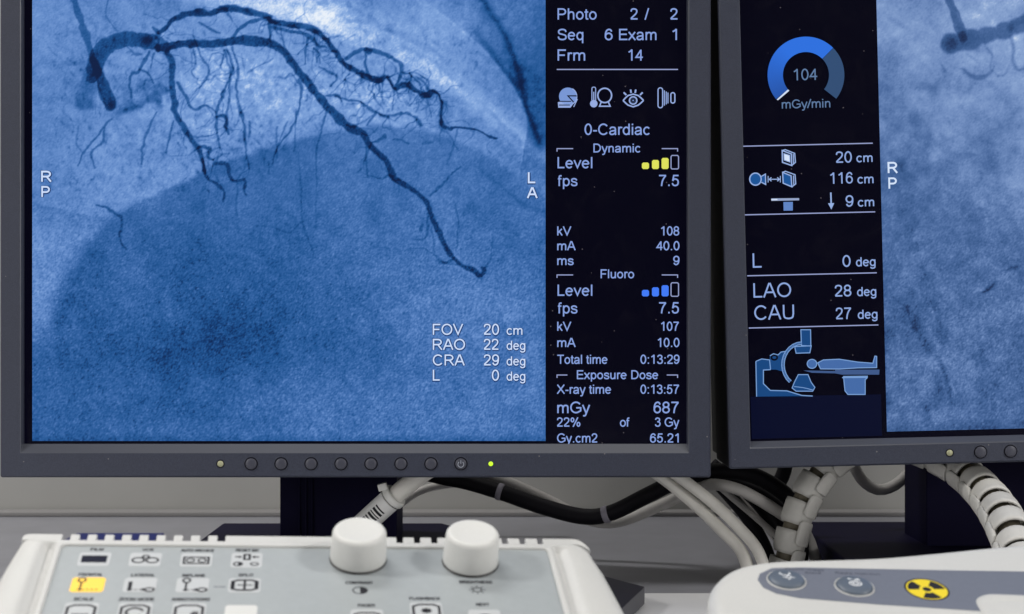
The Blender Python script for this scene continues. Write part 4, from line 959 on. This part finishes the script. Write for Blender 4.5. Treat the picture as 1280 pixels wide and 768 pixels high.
sym(k, [([(u - 1, v - 0.2), (u + 1, v - 0.2), (u + 1, v + 3.2), (u - 1, v + 3.2), (u - 1, v - 0.2)], 0.7), ([(u - 4.6, v + 1.6), (u - 2.6, v + 1.6)], 0.6), ([(u + 4.6, v + 1.6), (u + 2.6, v + 1.6)], 0.6), (E_(u - 3.2, v - 3.4, 1.6, 1.2), 0.5), (E_(u + 3.0, v - 3.4, 1.4, 1.0), 0.45)],
    [[(u - 3, v + 2.6), (u - 3, v + 0.6), (u - 1.7, v + 1.6)], [(u + 3, v + 2.6), (u + 3, v + 0.6), (u + 1.7, v + 1.6)], E_(u - 3.2, v - 3.4, 1.6, 1.2, -90, 90)])
# row 2
for i, lit in ((0, True), (1, False), (2, False)):
    k = key(CU[i], r2, KW, KH, M_LIT if lit else M_KEY, 'key glowing amber' if lit else None); u, v = CU[i], r2
    it = []; 
    if i != 1: it += [(E_(u - 2.4, v + 2.9, 1.3, 1.4), 0.6), ([(u - 2.4, v + 1.6), (u - 2.4, v - 3.3)], 0.6)]
    else: it += [([(u - 3.6, v + 2.0), (u - 3.6, v - 3.2)], 1.1)]
    it += [([(u - 3.4 + j * 1.6, v - 3.3), (u - 2.4 + j * 1.6, v - 3.3)], 0.4) for j in range(5 if lit else 4)]
    if i: it += [(E_(u + 3.6, v - 3.2, 1.7, 1.1), 0.6), ([(u + 0.8, v - 3.2), (u + 2.2, v - 3.2)], 1.2)]
    sym(k, it, [E_(u - 2.4 if i != 1 else u - 3.6, v - 3.4, 0.8, 0.7)], mat('ink_brown', (0.10, 0.045, 0.004), 0.6) if lit else None)
k = key(CU[3], r2, KW, KH); u, v = CU[3], r2
def tvshape(u, v, w, h): return S_((u - w, v - h * 0.75), (u - w * 0.55, v - h), (u + w * 0.55, v - h), (u + w, v - h * 0.7), (u + w, v + h * 0.7), (u + w * 0.55, v + h), (u - w * 0.55, v + h), (u - w, v + h * 0.7), (u - w, v - h * 0.75))
sym(k, [(tvshape(u, v, 4.6, 3.3), 0.8), ([(u, v - 3.2), (u, v + 3.2)], 0.7), ([(u - 2.8, v), (u + 2.8, v)], 0.5), ([(u - 4.2, v - 2), (u - 4.2, v + 2)], 0.9), ([(u + 4.2, v - 2), (u + 4.2, v + 2)], 0.9)])
# row 3
for i in range(3):
    k = key(CU[i], r3 - 1.2, KW, KH + 2.4); u, v = CU[i], r3 - 1.4
    it = [(tvshape(u, v, 4.8, 4.4), 0.75)]
    if i == 0: it += [([(u - 3, v - 1.2), (u + 3, v - 1.2)], 0.5)]
    if i == 1: it += [(E_(u, v, 3, 2.6, 20, 320), 0.8)]
    if i == 2: it += [([(u + 0.6, v - 1.2), (u + 3.4, v - 1.2)], 1.2), ([(u + 1.2, v + 0.2), (u + 3.4, v + 0.2)], 0.5)]
    sym(k, it)
key(CU[3] - 0.5, r3 - 2.2, 11.6, KH + 1.6, M_KEYW, 'plain white key without a symbol')
# right hand keys
k = key(137.0, r3 + 0.0, 12, 11); u, v = 137.0, r3 + 0.0
sym(k, [(tvshape(u, v, 4.8, 3.9), 0.75)] + [([(u, v), (u + 2.0 * math.cos(a), v + 1.6 * math.sin(a))], 0.7) for a in [j * math.pi / 4 for j in range(8)]])
k = key(115, r3 - 3.6, 12, 9); sym(k, [(tvshape(115, r3 - 4.6, 4.6, 3.2), 0.7)])
k = key(158.5, r3 - 3.6, 12, 9); sym(k, [(E_(158.5, r3 - 5, 3, 2.4), 0.7)])
# printed words
b = MB()
def kw(s, u, v, wd, cap=1.75):
    write(b, s, fk(0.05), u - wd / 2, u + wd / 2, v, cap, 205, None, 0, +1)
kw('FILM', 13.2, -3.0, 4.6); kw('VCR', 32.2, -3.0, 4.2); kw('AUTO ARCHIVE', 51, -3.2, 12.6); kw('RESET B/C', 70, -2.8, 8.8)
kw('FRONTAL', 13.4, -20.4, 8.6); kw('LATERAL', 32.4, -20.6, 8.6); kw('BIPLANE', 51, -20.7, 8.4); kw('SPLIT', 70.3, -20.2, 5.6)
kw('SCALE', 13.2, -36.4, 7.0); kw('ZOOM MODE', 31.8, -36.4, 12.6); kw('ANNOTATIONS', 51, -36.4, 13.6)
kw('CONTRAST', 112.8, -25.0, 10.4); kw('BRIGHTNESS', 157.4, -24.2, 12.6); kw('FLASHBACK', 137.0, -35.4, 11.6); kw('PAGER', 115, -40.0, 6.2); kw('NEXT', 158.5, -39.2, 5)
b.build('panel_lettering', M_INK, overlay, recalc=False)
b = MB()
b.face([K(x, y, 0.05) for x, y in E_(112.9, -29.3, 2.7, 2.2, -90, 90)]); ribbon(b, E_(112.9, -29.3, 2.7, 2.2), 0.5, fk(0.055)); b.build('contrast_symbol', M_INK, overlay, recalc=False); b = MB()
ribbon(b, E_(157.4, -28.6, 1.7, 1.4), 0.5, fk(0.05))
for a in range(8):
    t = a * math.pi / 4; ribbon(b, [(157.4 + 2.2 * math.cos(t), -28.6 + 1.9 * math.sin(t)), (157.4 + 3.2 * math.cos(t), -28.6 + 2.7 * math.sin(t))], 0.45, fk(0.05))
b.build('brightness_symbol', M_INK, overlay, recalc=False)
b = MB(); ribbon(b, [(58.6, r2 - 1.0), (63.0, r2 - 1.0)], 0.6, fk(0.05)); b.build('link_line', M_INKGREY, overlay, recalc=False)
# knobs
for ku, kv, lab in ((112.7, -7.7, 13.4), (156.6, -9.4, 13.9)):
    b = MB()
    lathe(b, K(ku, kv, 0), N1, U1, [(10.95, 1.2), (10.95, 1.5), (10.7, 6), (10.45, 10.6), (10.2, 11.5), (9.6, 12.15), (8.7, 12.45), (5, 12.55), (0, 12.58)] and [(r / 1000, h / 1000) for r, h in [(8.6, 1.0), (10.9, 1.0), (11.0, 1.3), (10.75, 6), (10.5, lab - 2.1), (10.3, lab - 1.2), (9.8, lab - 0.5), (9.1, lab - 0.15), (8.3, lab - 0.12), (7, lab - 0.3), (4, lab - 0.42), (0, lab - 0.45)]], 64)
    kn = b.build('knob', M_KNOB, con)
    b = MB(); lathe(b, K(ku, kv, 0), N1, U1, [(0.0112, 0.00002), (0.0112, 0.0003), (0.0098, 0.0005), (0.0098, 0.0011)], 48); b.build('knob_skirt', mat('skirt_dark', (0.05, 0.05, 0.05), 0.5), kn)

# ------------------------------------------------------------------ right tableside control box
a2, b2 = math.radians(2), math.radians(18)
N2 = Vector((math.sin(a2), -math.sin(b2) * math.cos(a2), math.cos(b2) * math.cos(a2))).normalized()
U2 = Vector((0, 1, 0)).cross(N2).normalized(); U2 = U2 if U2.x > 0 else -U2
V2 = N2.cross(U2); O2 = CAM + ray(1158.5, 737.3) * 0.56
def T(u, v, n=0.0): return O2 + U2 * (u / 1000) + V2 * (v / 1000) + N2 * (n / 1000)
box = thing('tableside_control', 'white moulded control box with slate strip, two blue switches and yellow radiation sign', 'control box', (T(20, -20).x, T(20, -20).y, 0))
out = S_((-88.5,-60),(-88.2,-25),(-87,-8),(-83,3.5),(-76,13),(-68,18.6),(-56,22.6),(-36,25.4),(-12,29.0),(16,36),(38,42),(60,46.5),(95,50),(130,52)) 
def dense(p, st):
    o = [np.array(p[0], float)]; acc = 0
    for q in p[1:]:
        q = np.array(q, float)
        if np.linalg.norm(q - o[-1]) >= st: o.append(q)
    return o
out = [np.array(q) for q in catmull([np.array(k, float) for k in [(-88.5,-70),(-88.2,-25),(-87,-8),(-83,3.5),(-76,13),(-68,18.6),(-56,22.6),(-36,25.4),(-12,29.0),(16,36),(38,42),(60,46.5),(95,50),(130,52)]], 2.5)]
def inset(pl, k):
    res = []
    for i, p in enumerate(pl):
        d = pl[min(i + 1, len(pl) - 1)] - pl[max(i - 1, 0)]; d = d / np.linalg.norm(d); res.append(p + np.array([d[1], -d[0]]) * k)
    return res
def hump(u, v):                     # the shell swells towards the back on its right half
    return 0.0
rows = []
for k, n in ((0.0, -9), (0.0, -5.5), (0.5, -3.4), (1.6, -1.7), (3.2, -0.6), (5.2, -0.1), (7.0, 0)):
    rows.append([T(p[0], p[1], n) for p in inset(out, k)])
rows.insert(0, [Vector((p.x, p.y, 0.004)) for p in rows[0]])
b = MB(); b.grid(rows, smooth=True)
b.face(rows[-1] + [T(130, -70, 0)], smooth=True)
r0 = [r[0] for r in rows]; b.face(r0 + [T(130, -70, 0), Vector((T(130, -70).x, T(130, -70).y, 0.004))])
shell = b.build('shell', M_WHITE, box)
# slate strip
top = [(-58.9,12.9),(-47,14.4),(-15,15.5),(18,16.7),(44,17.9),(90,20)]
left = S_((-52,-10.6),(-60.6,-7.6),(-64.9,-3.3),(-66.2,2.8),(-64.6,7.8),(-58.9,12.9))
bot = [(90,-19.0),(16.4,-15.4),(-21.5,-13.3)]
b = MB(); sp = bot + left + top[1:]
b.face([T(x, y, 0.12) for x, y in sp])
for i in range(len(sp)):
    p, q = sp[i], sp[(i + 1) % len(sp)]; b.face([T(*p, -0.1), T(*q, -0.1), T(*q, 0.12), T(*p, 0.12)])
strip = b.build('label_strip', M_SLATE, box)
for su, sv in ((-54.8, 3.0), (-28.6, -0.2)):
    b = MB(); c = T(su, sv, 0.13)
    lathe(b, c, N2, U2, [(r / 1000, h / 1000) for r, h in [(7.85, 0.0), (7.75, 0.4), (7.5, 0.42), (7.25, 0.2), (7.2, 0.02)]], 48); 
    rg = b.build('switch_ring', M_WHITE, strip)
    b = MB(); lathe(b, c, N2, U2, [(r / 1000, h / 1000) for r, h in [(7.2, 0.02), (7.1, 0.7), (6.7, 1.15), (5.8, 1.45), (4.5, 1.65), (2, 1.78), (0, 1.8)]], 48)
    sw = b.build('switch_button', M_SWITCH, strip)
    b = MB(); fs = lambda x, y: T(su + x, sv + y, 2.0 - 0.010 * (x * x + y * y))
    if su < -40:
        ribbon(b, E_(-0.4, 2.6, 2.0, 1.5, 150, 400), 0.55, fs); ribbon(b, E_(0.6, -0.6, 1.0, 0.9), 0.5, fs)
        ribbon(b, [(-1.8, -0.6), (-0.8, -0.6)], 0.5, fs); ribbon(b, [(2, -0.6), (3, -0.6)], 0.5, fs); ribbon(b, [(0.6, 0.4), (0.6, 1.4)], 0.5, fs); ribbon(b, [(0.6, -1.6), (0.6, -2.6)], 0.5, fs)
    else:
        ribbon(b, E_(0.2, -0.4, 2.3, 1.8), 0.5, fs); ribbon(b, E_(0.2, -0.4, 1.2, 1.0), 0.5, fs); ribbon(b, [(-2.2, 3.4), (2.4, 3.4)], 0.8, fs); ribbon(b, [(0.2, 2.6), (2.6, 2.6)], 0.5, fs)
    b.build('switch_symbol', mat('symbol_white', (0.75, 0.77, 0.8), 0.5), sw, recalc=False)
b = MB()
def tw(s, u0, u1, v, cap=1.5): write(b, s, lambda x, y: T(x, y, 0.14), u0, u1, v, cap, 120, None, 0, +1)
tw('Fluoro Image', -53.5, -38, 11.9); tw('Store', -46.2, -39.6, 9.4); tw('Radio Injection', -33.8, -16, 10.2)
b.build('strip_lettering', mat('ink_slate', (0.04, 0.045, 0.07), 0.6), strip, recalc=False)
# radiation sign
b = MB(); b.face([T(x, y, 0.15) for x, y in E_(0, 0, 8.7, 8.7)][:-1], 1)
b.face([T(x, y, 0.17) for x, y in E_(0, 0, 8.0, 8.0)][:-1], 0)
for a in (155, 275, 35):
    pts = E_(0, 0, 7.4, 7.4, a - 30, a + 30) + E_(0, 0, 2.9, 2.9, a + 30, a - 30); b.face([T(x, y, 0.19) for x, y in pts], 1)
b.face([T(x, y, 0.19) for x, y in E_(0, 0, 1.7, 1.7)][:-1], 1)
b.build('radiation_sign', [M_YELLOW, M_INK], strip, recalc=False)
# hand-rest moulding at the lower right
def rr(u0, u1, v0, v1, r, n):
    o = []
    for cx, cy, a in ((u1 - r, v1 - r, 0), (u0 + r, v1 - r, 90), (u0 + r, v0 + r, 180), (u1 - r, v0 + r, 270)):
        for k in range(7): t = math.radians(a + k * 15); o.append(T(cx + r * math.cos(t), cy + r * math.sin(t), n))
    return o
b = MB(); b.grid([rr(16.5, 84, -44, -2.5, 8, 0.05), rr(17.5, 83, -43, -3.5, 7.5, 1.0), rr(19.5, 81, -41, -5.2, 6.5, 1.2), rr(21.5, 79, -39, -7, 5.5, 0.5), rr(25, 76, -36, -9.5, 4.5, 0.9), rr(30, 70, -30, -14, 3.5, 1.1)], closed_u=True)
b.face(rr(30, 70, -30, -14, 3.5, 1.1), smooth=True)
b.build('recessed_pad', M_WHITE, box)

# ------------------------------------------------------------------ cables, conduit and small things on the desk
def path(pts, n=6): return [P(q[0], q[1], q[2]) for q in catmull([np.array(p, float) for p in pts], n)]
def cable(name, pts, rpx, m, label, cat, group=None):
    p = path(pts); d = sum(q[2] for q in pts) / len(pts); b = MB(); tube(b, p, rpx * d / F)
    return tag(b.build(name, m), label, cat, group), p
def collar(parent, p, i, r, w, m, name):
    fr = frames(p)[i]; t, n, bb = fr; c = p[i]; bm_ = MB()
    tube(bm_, [c - t * w / 2, c - t * w / 2 * 0.6, c + t * w / 2 * 0.6, c + t * w / 2], lambda q: r * (0.93 if q in (0.0, 1.0) else 1.0), 20)
    return bm_.build(name, m, parent)

# thick black cable with two ties
thick = [(470,560,0.93),(530,590,0.925),(585,603,0.92),(625,615,0.915),(680,634,0.91),(730,646,0.905),(765,641,0.90),(810,619,0.895),(850,600,0.89),(890,590,0.885),(940,594,0.885),(985,622,0.885),(1000,660,0.885),(1000,700,0.885)]
o, p = cable('power_cable', thick, 10.2, M_CABLEB, 'thick black cable sagging under the monitors, held by two grey ties', 'cable')
pp = [Vector(q) for q in p]
def near(p, px): return min(range(len(p)), key=lambda i: abs(640 + p[i].x / p[i].y * F - px))
collar(o, p, near(p, 627), 11.0 * 0.91 / F, 0.0036, M_TIE, 'cable_tie'); collar(o, p, near(p, 757), 11.0 * 0.9 / F, 0.0040, M_TIE, 'cable_tie')
cable('grey_cable', [(560,560,0.935),(600,590,0.935),(640,605,0.93),(690,628,0.93),(735,650,0.925),(775,652,0.92),(830,630,0.91),(870,611,0.895),(895,606,0.875),(930,615,0.872),(976,642,0.875),(1005,664,0.885),(1020,700,0.89)], 7.2, M_CABLEG, 'grey cable dipping behind the black cable and crossing over at its right', 'cable')
cable('grey_cable', [(440,690,1.02),(490,640,1.02),(530,612,1.02),(590,604,1.02),(640,612,1.02),(700,640,1.02)], 5, M_CABLEG, 'thin grey cable curving along the wall beside the labelled cable', 'cable')
# twin beige cables
cable('beige_cable', [(770,565,0.87),(820,592,0.865),(868,630,0.86),(903,664,0.85),(928,692,0.845),(940,735,0.84)], 7.8, M_CABLE, 'beige cable curving down from the left monitor, lower of two', 'cable', 'twin beige cables')
cable('beige_cable', [(812,570,0.86),(846,594,0.858),(888,626,0.854),(922,658,0.848),(948,690,0.842),(962,735,0.84)], 7.4, M_CABLE, 'beige cable curving down from the left monitor, upper of two', 'cable', 'twin beige cables')
cable('grey_cable', [(870,560,0.93),(892,588,0.93),(915,615,0.93),(945,645,0.93),(975,678,0.93)], 5.5, M_CABLEG, 'thin grey cable slanting down between the two monitors', 'cable')
cable('grey_cable', [(930,560,0.95),(945,590,0.95),(958,614,0.95),(975,640,0.95)], 6, M_CABLEG, 'short grey cable hanging under the left corner of the tilted monitor', 'cable')
cable('black_cable', [(985,560,0.92),(980,590,0.92),(970,615,0.92),(975,640,0.92),(985,670,0.92)], 9, M_CABLEB, 'black cable loop hanging beside the segmented conduit', 'cable')
cable('black_cable', [(880,590,0.90),(915,604,0.90),(950,618,0.90),(978,640,0.90),(1000,672,0.90)], 8, M_CABLEB, 'black cable sloping towards the foot of the conduit', 'cable')
cable('grey_cable', [(1060,560,0.95),(1072,592,0.95),(1088,609,0.95),(1105,612,0.95),(1125,602,0.95),(1150,575,0.95)], 7, M_CABLEG, 'grey cable loop hanging behind the conduit arch', 'cable')
cable('strap_end', [(1024,588,0.88),(1028,630,0.88),(1031,660,0.88),(1034,690,0.88)], lambda q: 1, M_CABLEG, 'x', 'cable') if False else None

cable('black_cable', [(880,585,0.91),(905,612,0.91),(935,648,0.91),(958,690,0.91),(965,730,0.91)], 9, M_CABLEB, 'black cable running close behind the twin beige cables', 'cable')
cable('black_cable', [(890,580,0.92),(920,604,0.92),(955,640,0.92),(985,690,0.92)], 8, M_CABLEB, 'black cable in the shade between the grey cables left of the conduit', 'cable')
cable('grey_cable', [(885,596,0.90),(915,622,0.90),(948,650,0.90),(975,676,0.90),(990,710,0.90)], 4.2, M_CABLEG, 'slim grey cable running down to the foot of the conduit', 'cable')
# white labelled cable with a clear tie
lp = [(398,700,0.86),(440,668,0.858),(478,634,0.854),(510,606,0.85),(545,582,0.85),(590,565,0.86)]
o, p = cable('labelled_cable', lp, 11.5, M_CABLE, 'pale cable wrapped in a white barcode label in front of the stand', 'cable')
i0, i1 = near(p, 452), near(p, 486); seg = p[i0:i1 + 1]
b = MB(); tube(b, seg, 14.6 * 0.856 / F, 24, caps=False); lb = b.build('barcode_label', M_LABEL, o)
fr = frames(p); b = MB(); rr_ = 14.75 * 0.856 / F
cs = [0]; 
for i in range(i0 + 1, i1 + 1): cs.append(cs[-1] + (p[i] - p[i - 1]).length)
def on_label(s, ang):
    s = max(0, min(cs[-1] * 0.999, s)); j = max(k for k in range(len(cs)) if cs[k] <= s); j = min(j, len(cs) - 2); t = (s - cs[j]) / (cs[j + 1] - cs[j])
    c = p[i0 + j].lerp(p[i0 + j + 1], t); T_, n, bb = fr[i0 + j]; n = (Vector((0, -1, 0)) - T_ * T_.dot(Vector((0, -1, 0)))).normalized(); bb = T_.cross(n)
    return c + (n * math.cos(ang) + bb * math.sin(ang)) * rr_
rb = random.Random(3); s = cs[-1] * 0.05
while s < cs[-1] * 0.80:
    w = rb.choice([0.0007, 0.0010, 0.0016]); 
    for a0, a1 in [(-0.55 + 0.15 * q, -0.40 + 0.15 * q) for q in range(7)]: b.face([on_label(s, a0), on_label(s + w, a0), on_label(s + w, a1), on_label(s, a1)])
    s += w + rb.choice([0.0008, 0.0011])
b.build('barcode', M_INK, lb, recalc=False)
fr = frames(p); j = near(p, 493)
collar(o, p, j, 16.6 * 0.856 / F, 0.0045, M_TIEW, 'cable_tie')
t, n, bb = fr[j]
hd = p[j] + Vector((-0.0058, -0.003, 0.0056)); b = MB(); b.box(hd - Vector((0.0026, 0.002, 0.002)), Vector((0.0052, 0, 0.0014)), Vector((0, 0.004, 0)), Vector((-0.001, 0, 0.0042))); b.build('tie_head', M_TIEW, o, bevel=0.0005)

# segmented conduit arch
arch = [(972,735,0.855),(984,692,0.855),(993,655,0.857),(1008,618,0.86),(1034,582,0.862),(1075,556,0.862),(1120,553,0.855),(1165,567,0.845),(1205,590,0.83),(1238,622,0.80),(1262,660,0.765),(1280,705,0.735),(1296,735,0.685),(1314,738,0.612)]
ap = path(arch, 2)
cond = thing('cable_conduit', 'grey segmented cable conduit arching under the tilted monitor down to the control box', 'cable conduit', (ap[0].x, ap[0].y, 0))
b = MB(); tube(b, ap[2:-2], lambda q: 0.0062, 14); b.build('inner_cables', mat('conduit_inside', (0.16, 0.14, 0.10), 0.6), cond)
cl = [0]
for i in range(1, len(ap)): cl.append(cl[-1] + (ap[i] - ap[i - 1]).length)
def at(s):
    j = min(max(k for k in range(len(cl)) if cl[k] <= max(0, min(s, cl[-1] - 1e-6))), len(cl) - 2); t = (s - cl[j]) / (cl[j + 1] - cl[j]); return ap[j].lerp(ap[j + 1], t), j
frc = frames(ap)
pitch = 0.0176; s = 0.004
while s + pitch < cl[-1]:
    b = MB(); k = 6; ln = pitch * 0.80; RC = 0.0093 + 0.0034 * max(0.0, min(1.0, s / cl[-1] * 1.6 - 0.5))
    pts = [at(s + ln * q / k)[0] for q in range(k + 1)]
    prf = [0.86, 1.0, 1.02, 1.02, 1.02, 1.03, 1.02]
    fr2 = frames(pts); rows = []
    for q in range(k + 1): 
        t, n, bb = fr2[q]; rows.append([pts[q] + (n * math.cos(2 * math.pi * m_ / 24) + bb * math.sin(2 * math.pi * m_ / 24)) * RC * prf[q] for m_ in range(24)])
    tk = [[pts[q] + (x - pts[q]) * 0.88 for x in rows[q]] for q in (k, 0)]
    b.grid(rows + tk, closed_u=True, closed_v=True)
    sg = b.build('conduit_segment', M_CONDUIT, cond)
    # clip tab on the outer side bridging to the next segment
    b = MB(); t, n, bb = fr2[k // 2]
    side = -bb if False else bb
    base = at(s + pitch * 0.30)[0]; rowsT = []
    for (q, w) in ((0.34, 0.55), (0.38, 0.85), (0.46, 1.0), (0.8, 1.0), (1.08, 1.0), (1.16, 0.85), (1.20, 0.55)):
        c, jj = at(min(s + pitch * q, cl[-1] - 1e-5)); t_, n_, b_ = frc[jj]
        a0, a1 = 0.66 - 0.58 * w, 0.66 + 0.58 * w
        if True: rowsT.append([c + (n_ * math.cos(a) + b_ * math.sin(a)) * RC * 1.17 for a in np.linspace(a0, a1, 7)] + [c + (n_ * math.cos(a) + b_ * math.sin(a)) * RC * 0.99 for a in np.linspace(a1, a0, 7)])
    b.grid(rowsT, closed_u=True); b.face(rowsT[0]); b.face(rowsT[-1]); b.build('clip_tab', M_CONDUIT, sg)
    s += pitch

# flat black box lying between the consoles, navy box behind the console
zt = 0.014
def onz(px, py, z):
    r = ray(px, py); k = (z - ZC) / r.z; return CAM + r * k
top = [onz(700, 700, zt), onz(762, 722.5, zt), onz(806, 733, zt), onz(770, 775, zt), onz(660, 775, zt)]
top = [onz(740, 716, zt), onz(806, 733.5, zt), onz(776, 762, zt), onz(700, 745, zt)]
b = MB(); b.face(top); b.face([Vector((q.x, q.y, 0.0045)) for q in top][::-1])
for i in range(4):
    p_, q_ = top[i], top[(i + 1) % 4]; b.face([Vector((p_.x, p_.y, 0.0045)), Vector((q_.x, q_.y, 0.0045)), q_, p_], 1 if i in (1, 2) else 0)
tag(b.build('flat_box', [mat('box_black', (0.012, 0.012, 0.02), 0.4, 0.4), M_GREYEDGE], bevel=0.0006), 'flat black box with grey edge lying on the desk beside the keypad console', 'box')
l = P(82, 673.5, 0.59); r_ = P(195, 668, 0.59)
b = MB(); b.box((l.x, 0.585, 0.0045), (r_.x - l.x, 0, 0), (0, 0.02, 0), (0, 0, l.z - 0.0045)); tag(b.build('navy_box', M_BLUEBOX, bevel=0.0006), 'dark navy box standing close behind the keypad console vent slots', 'box')
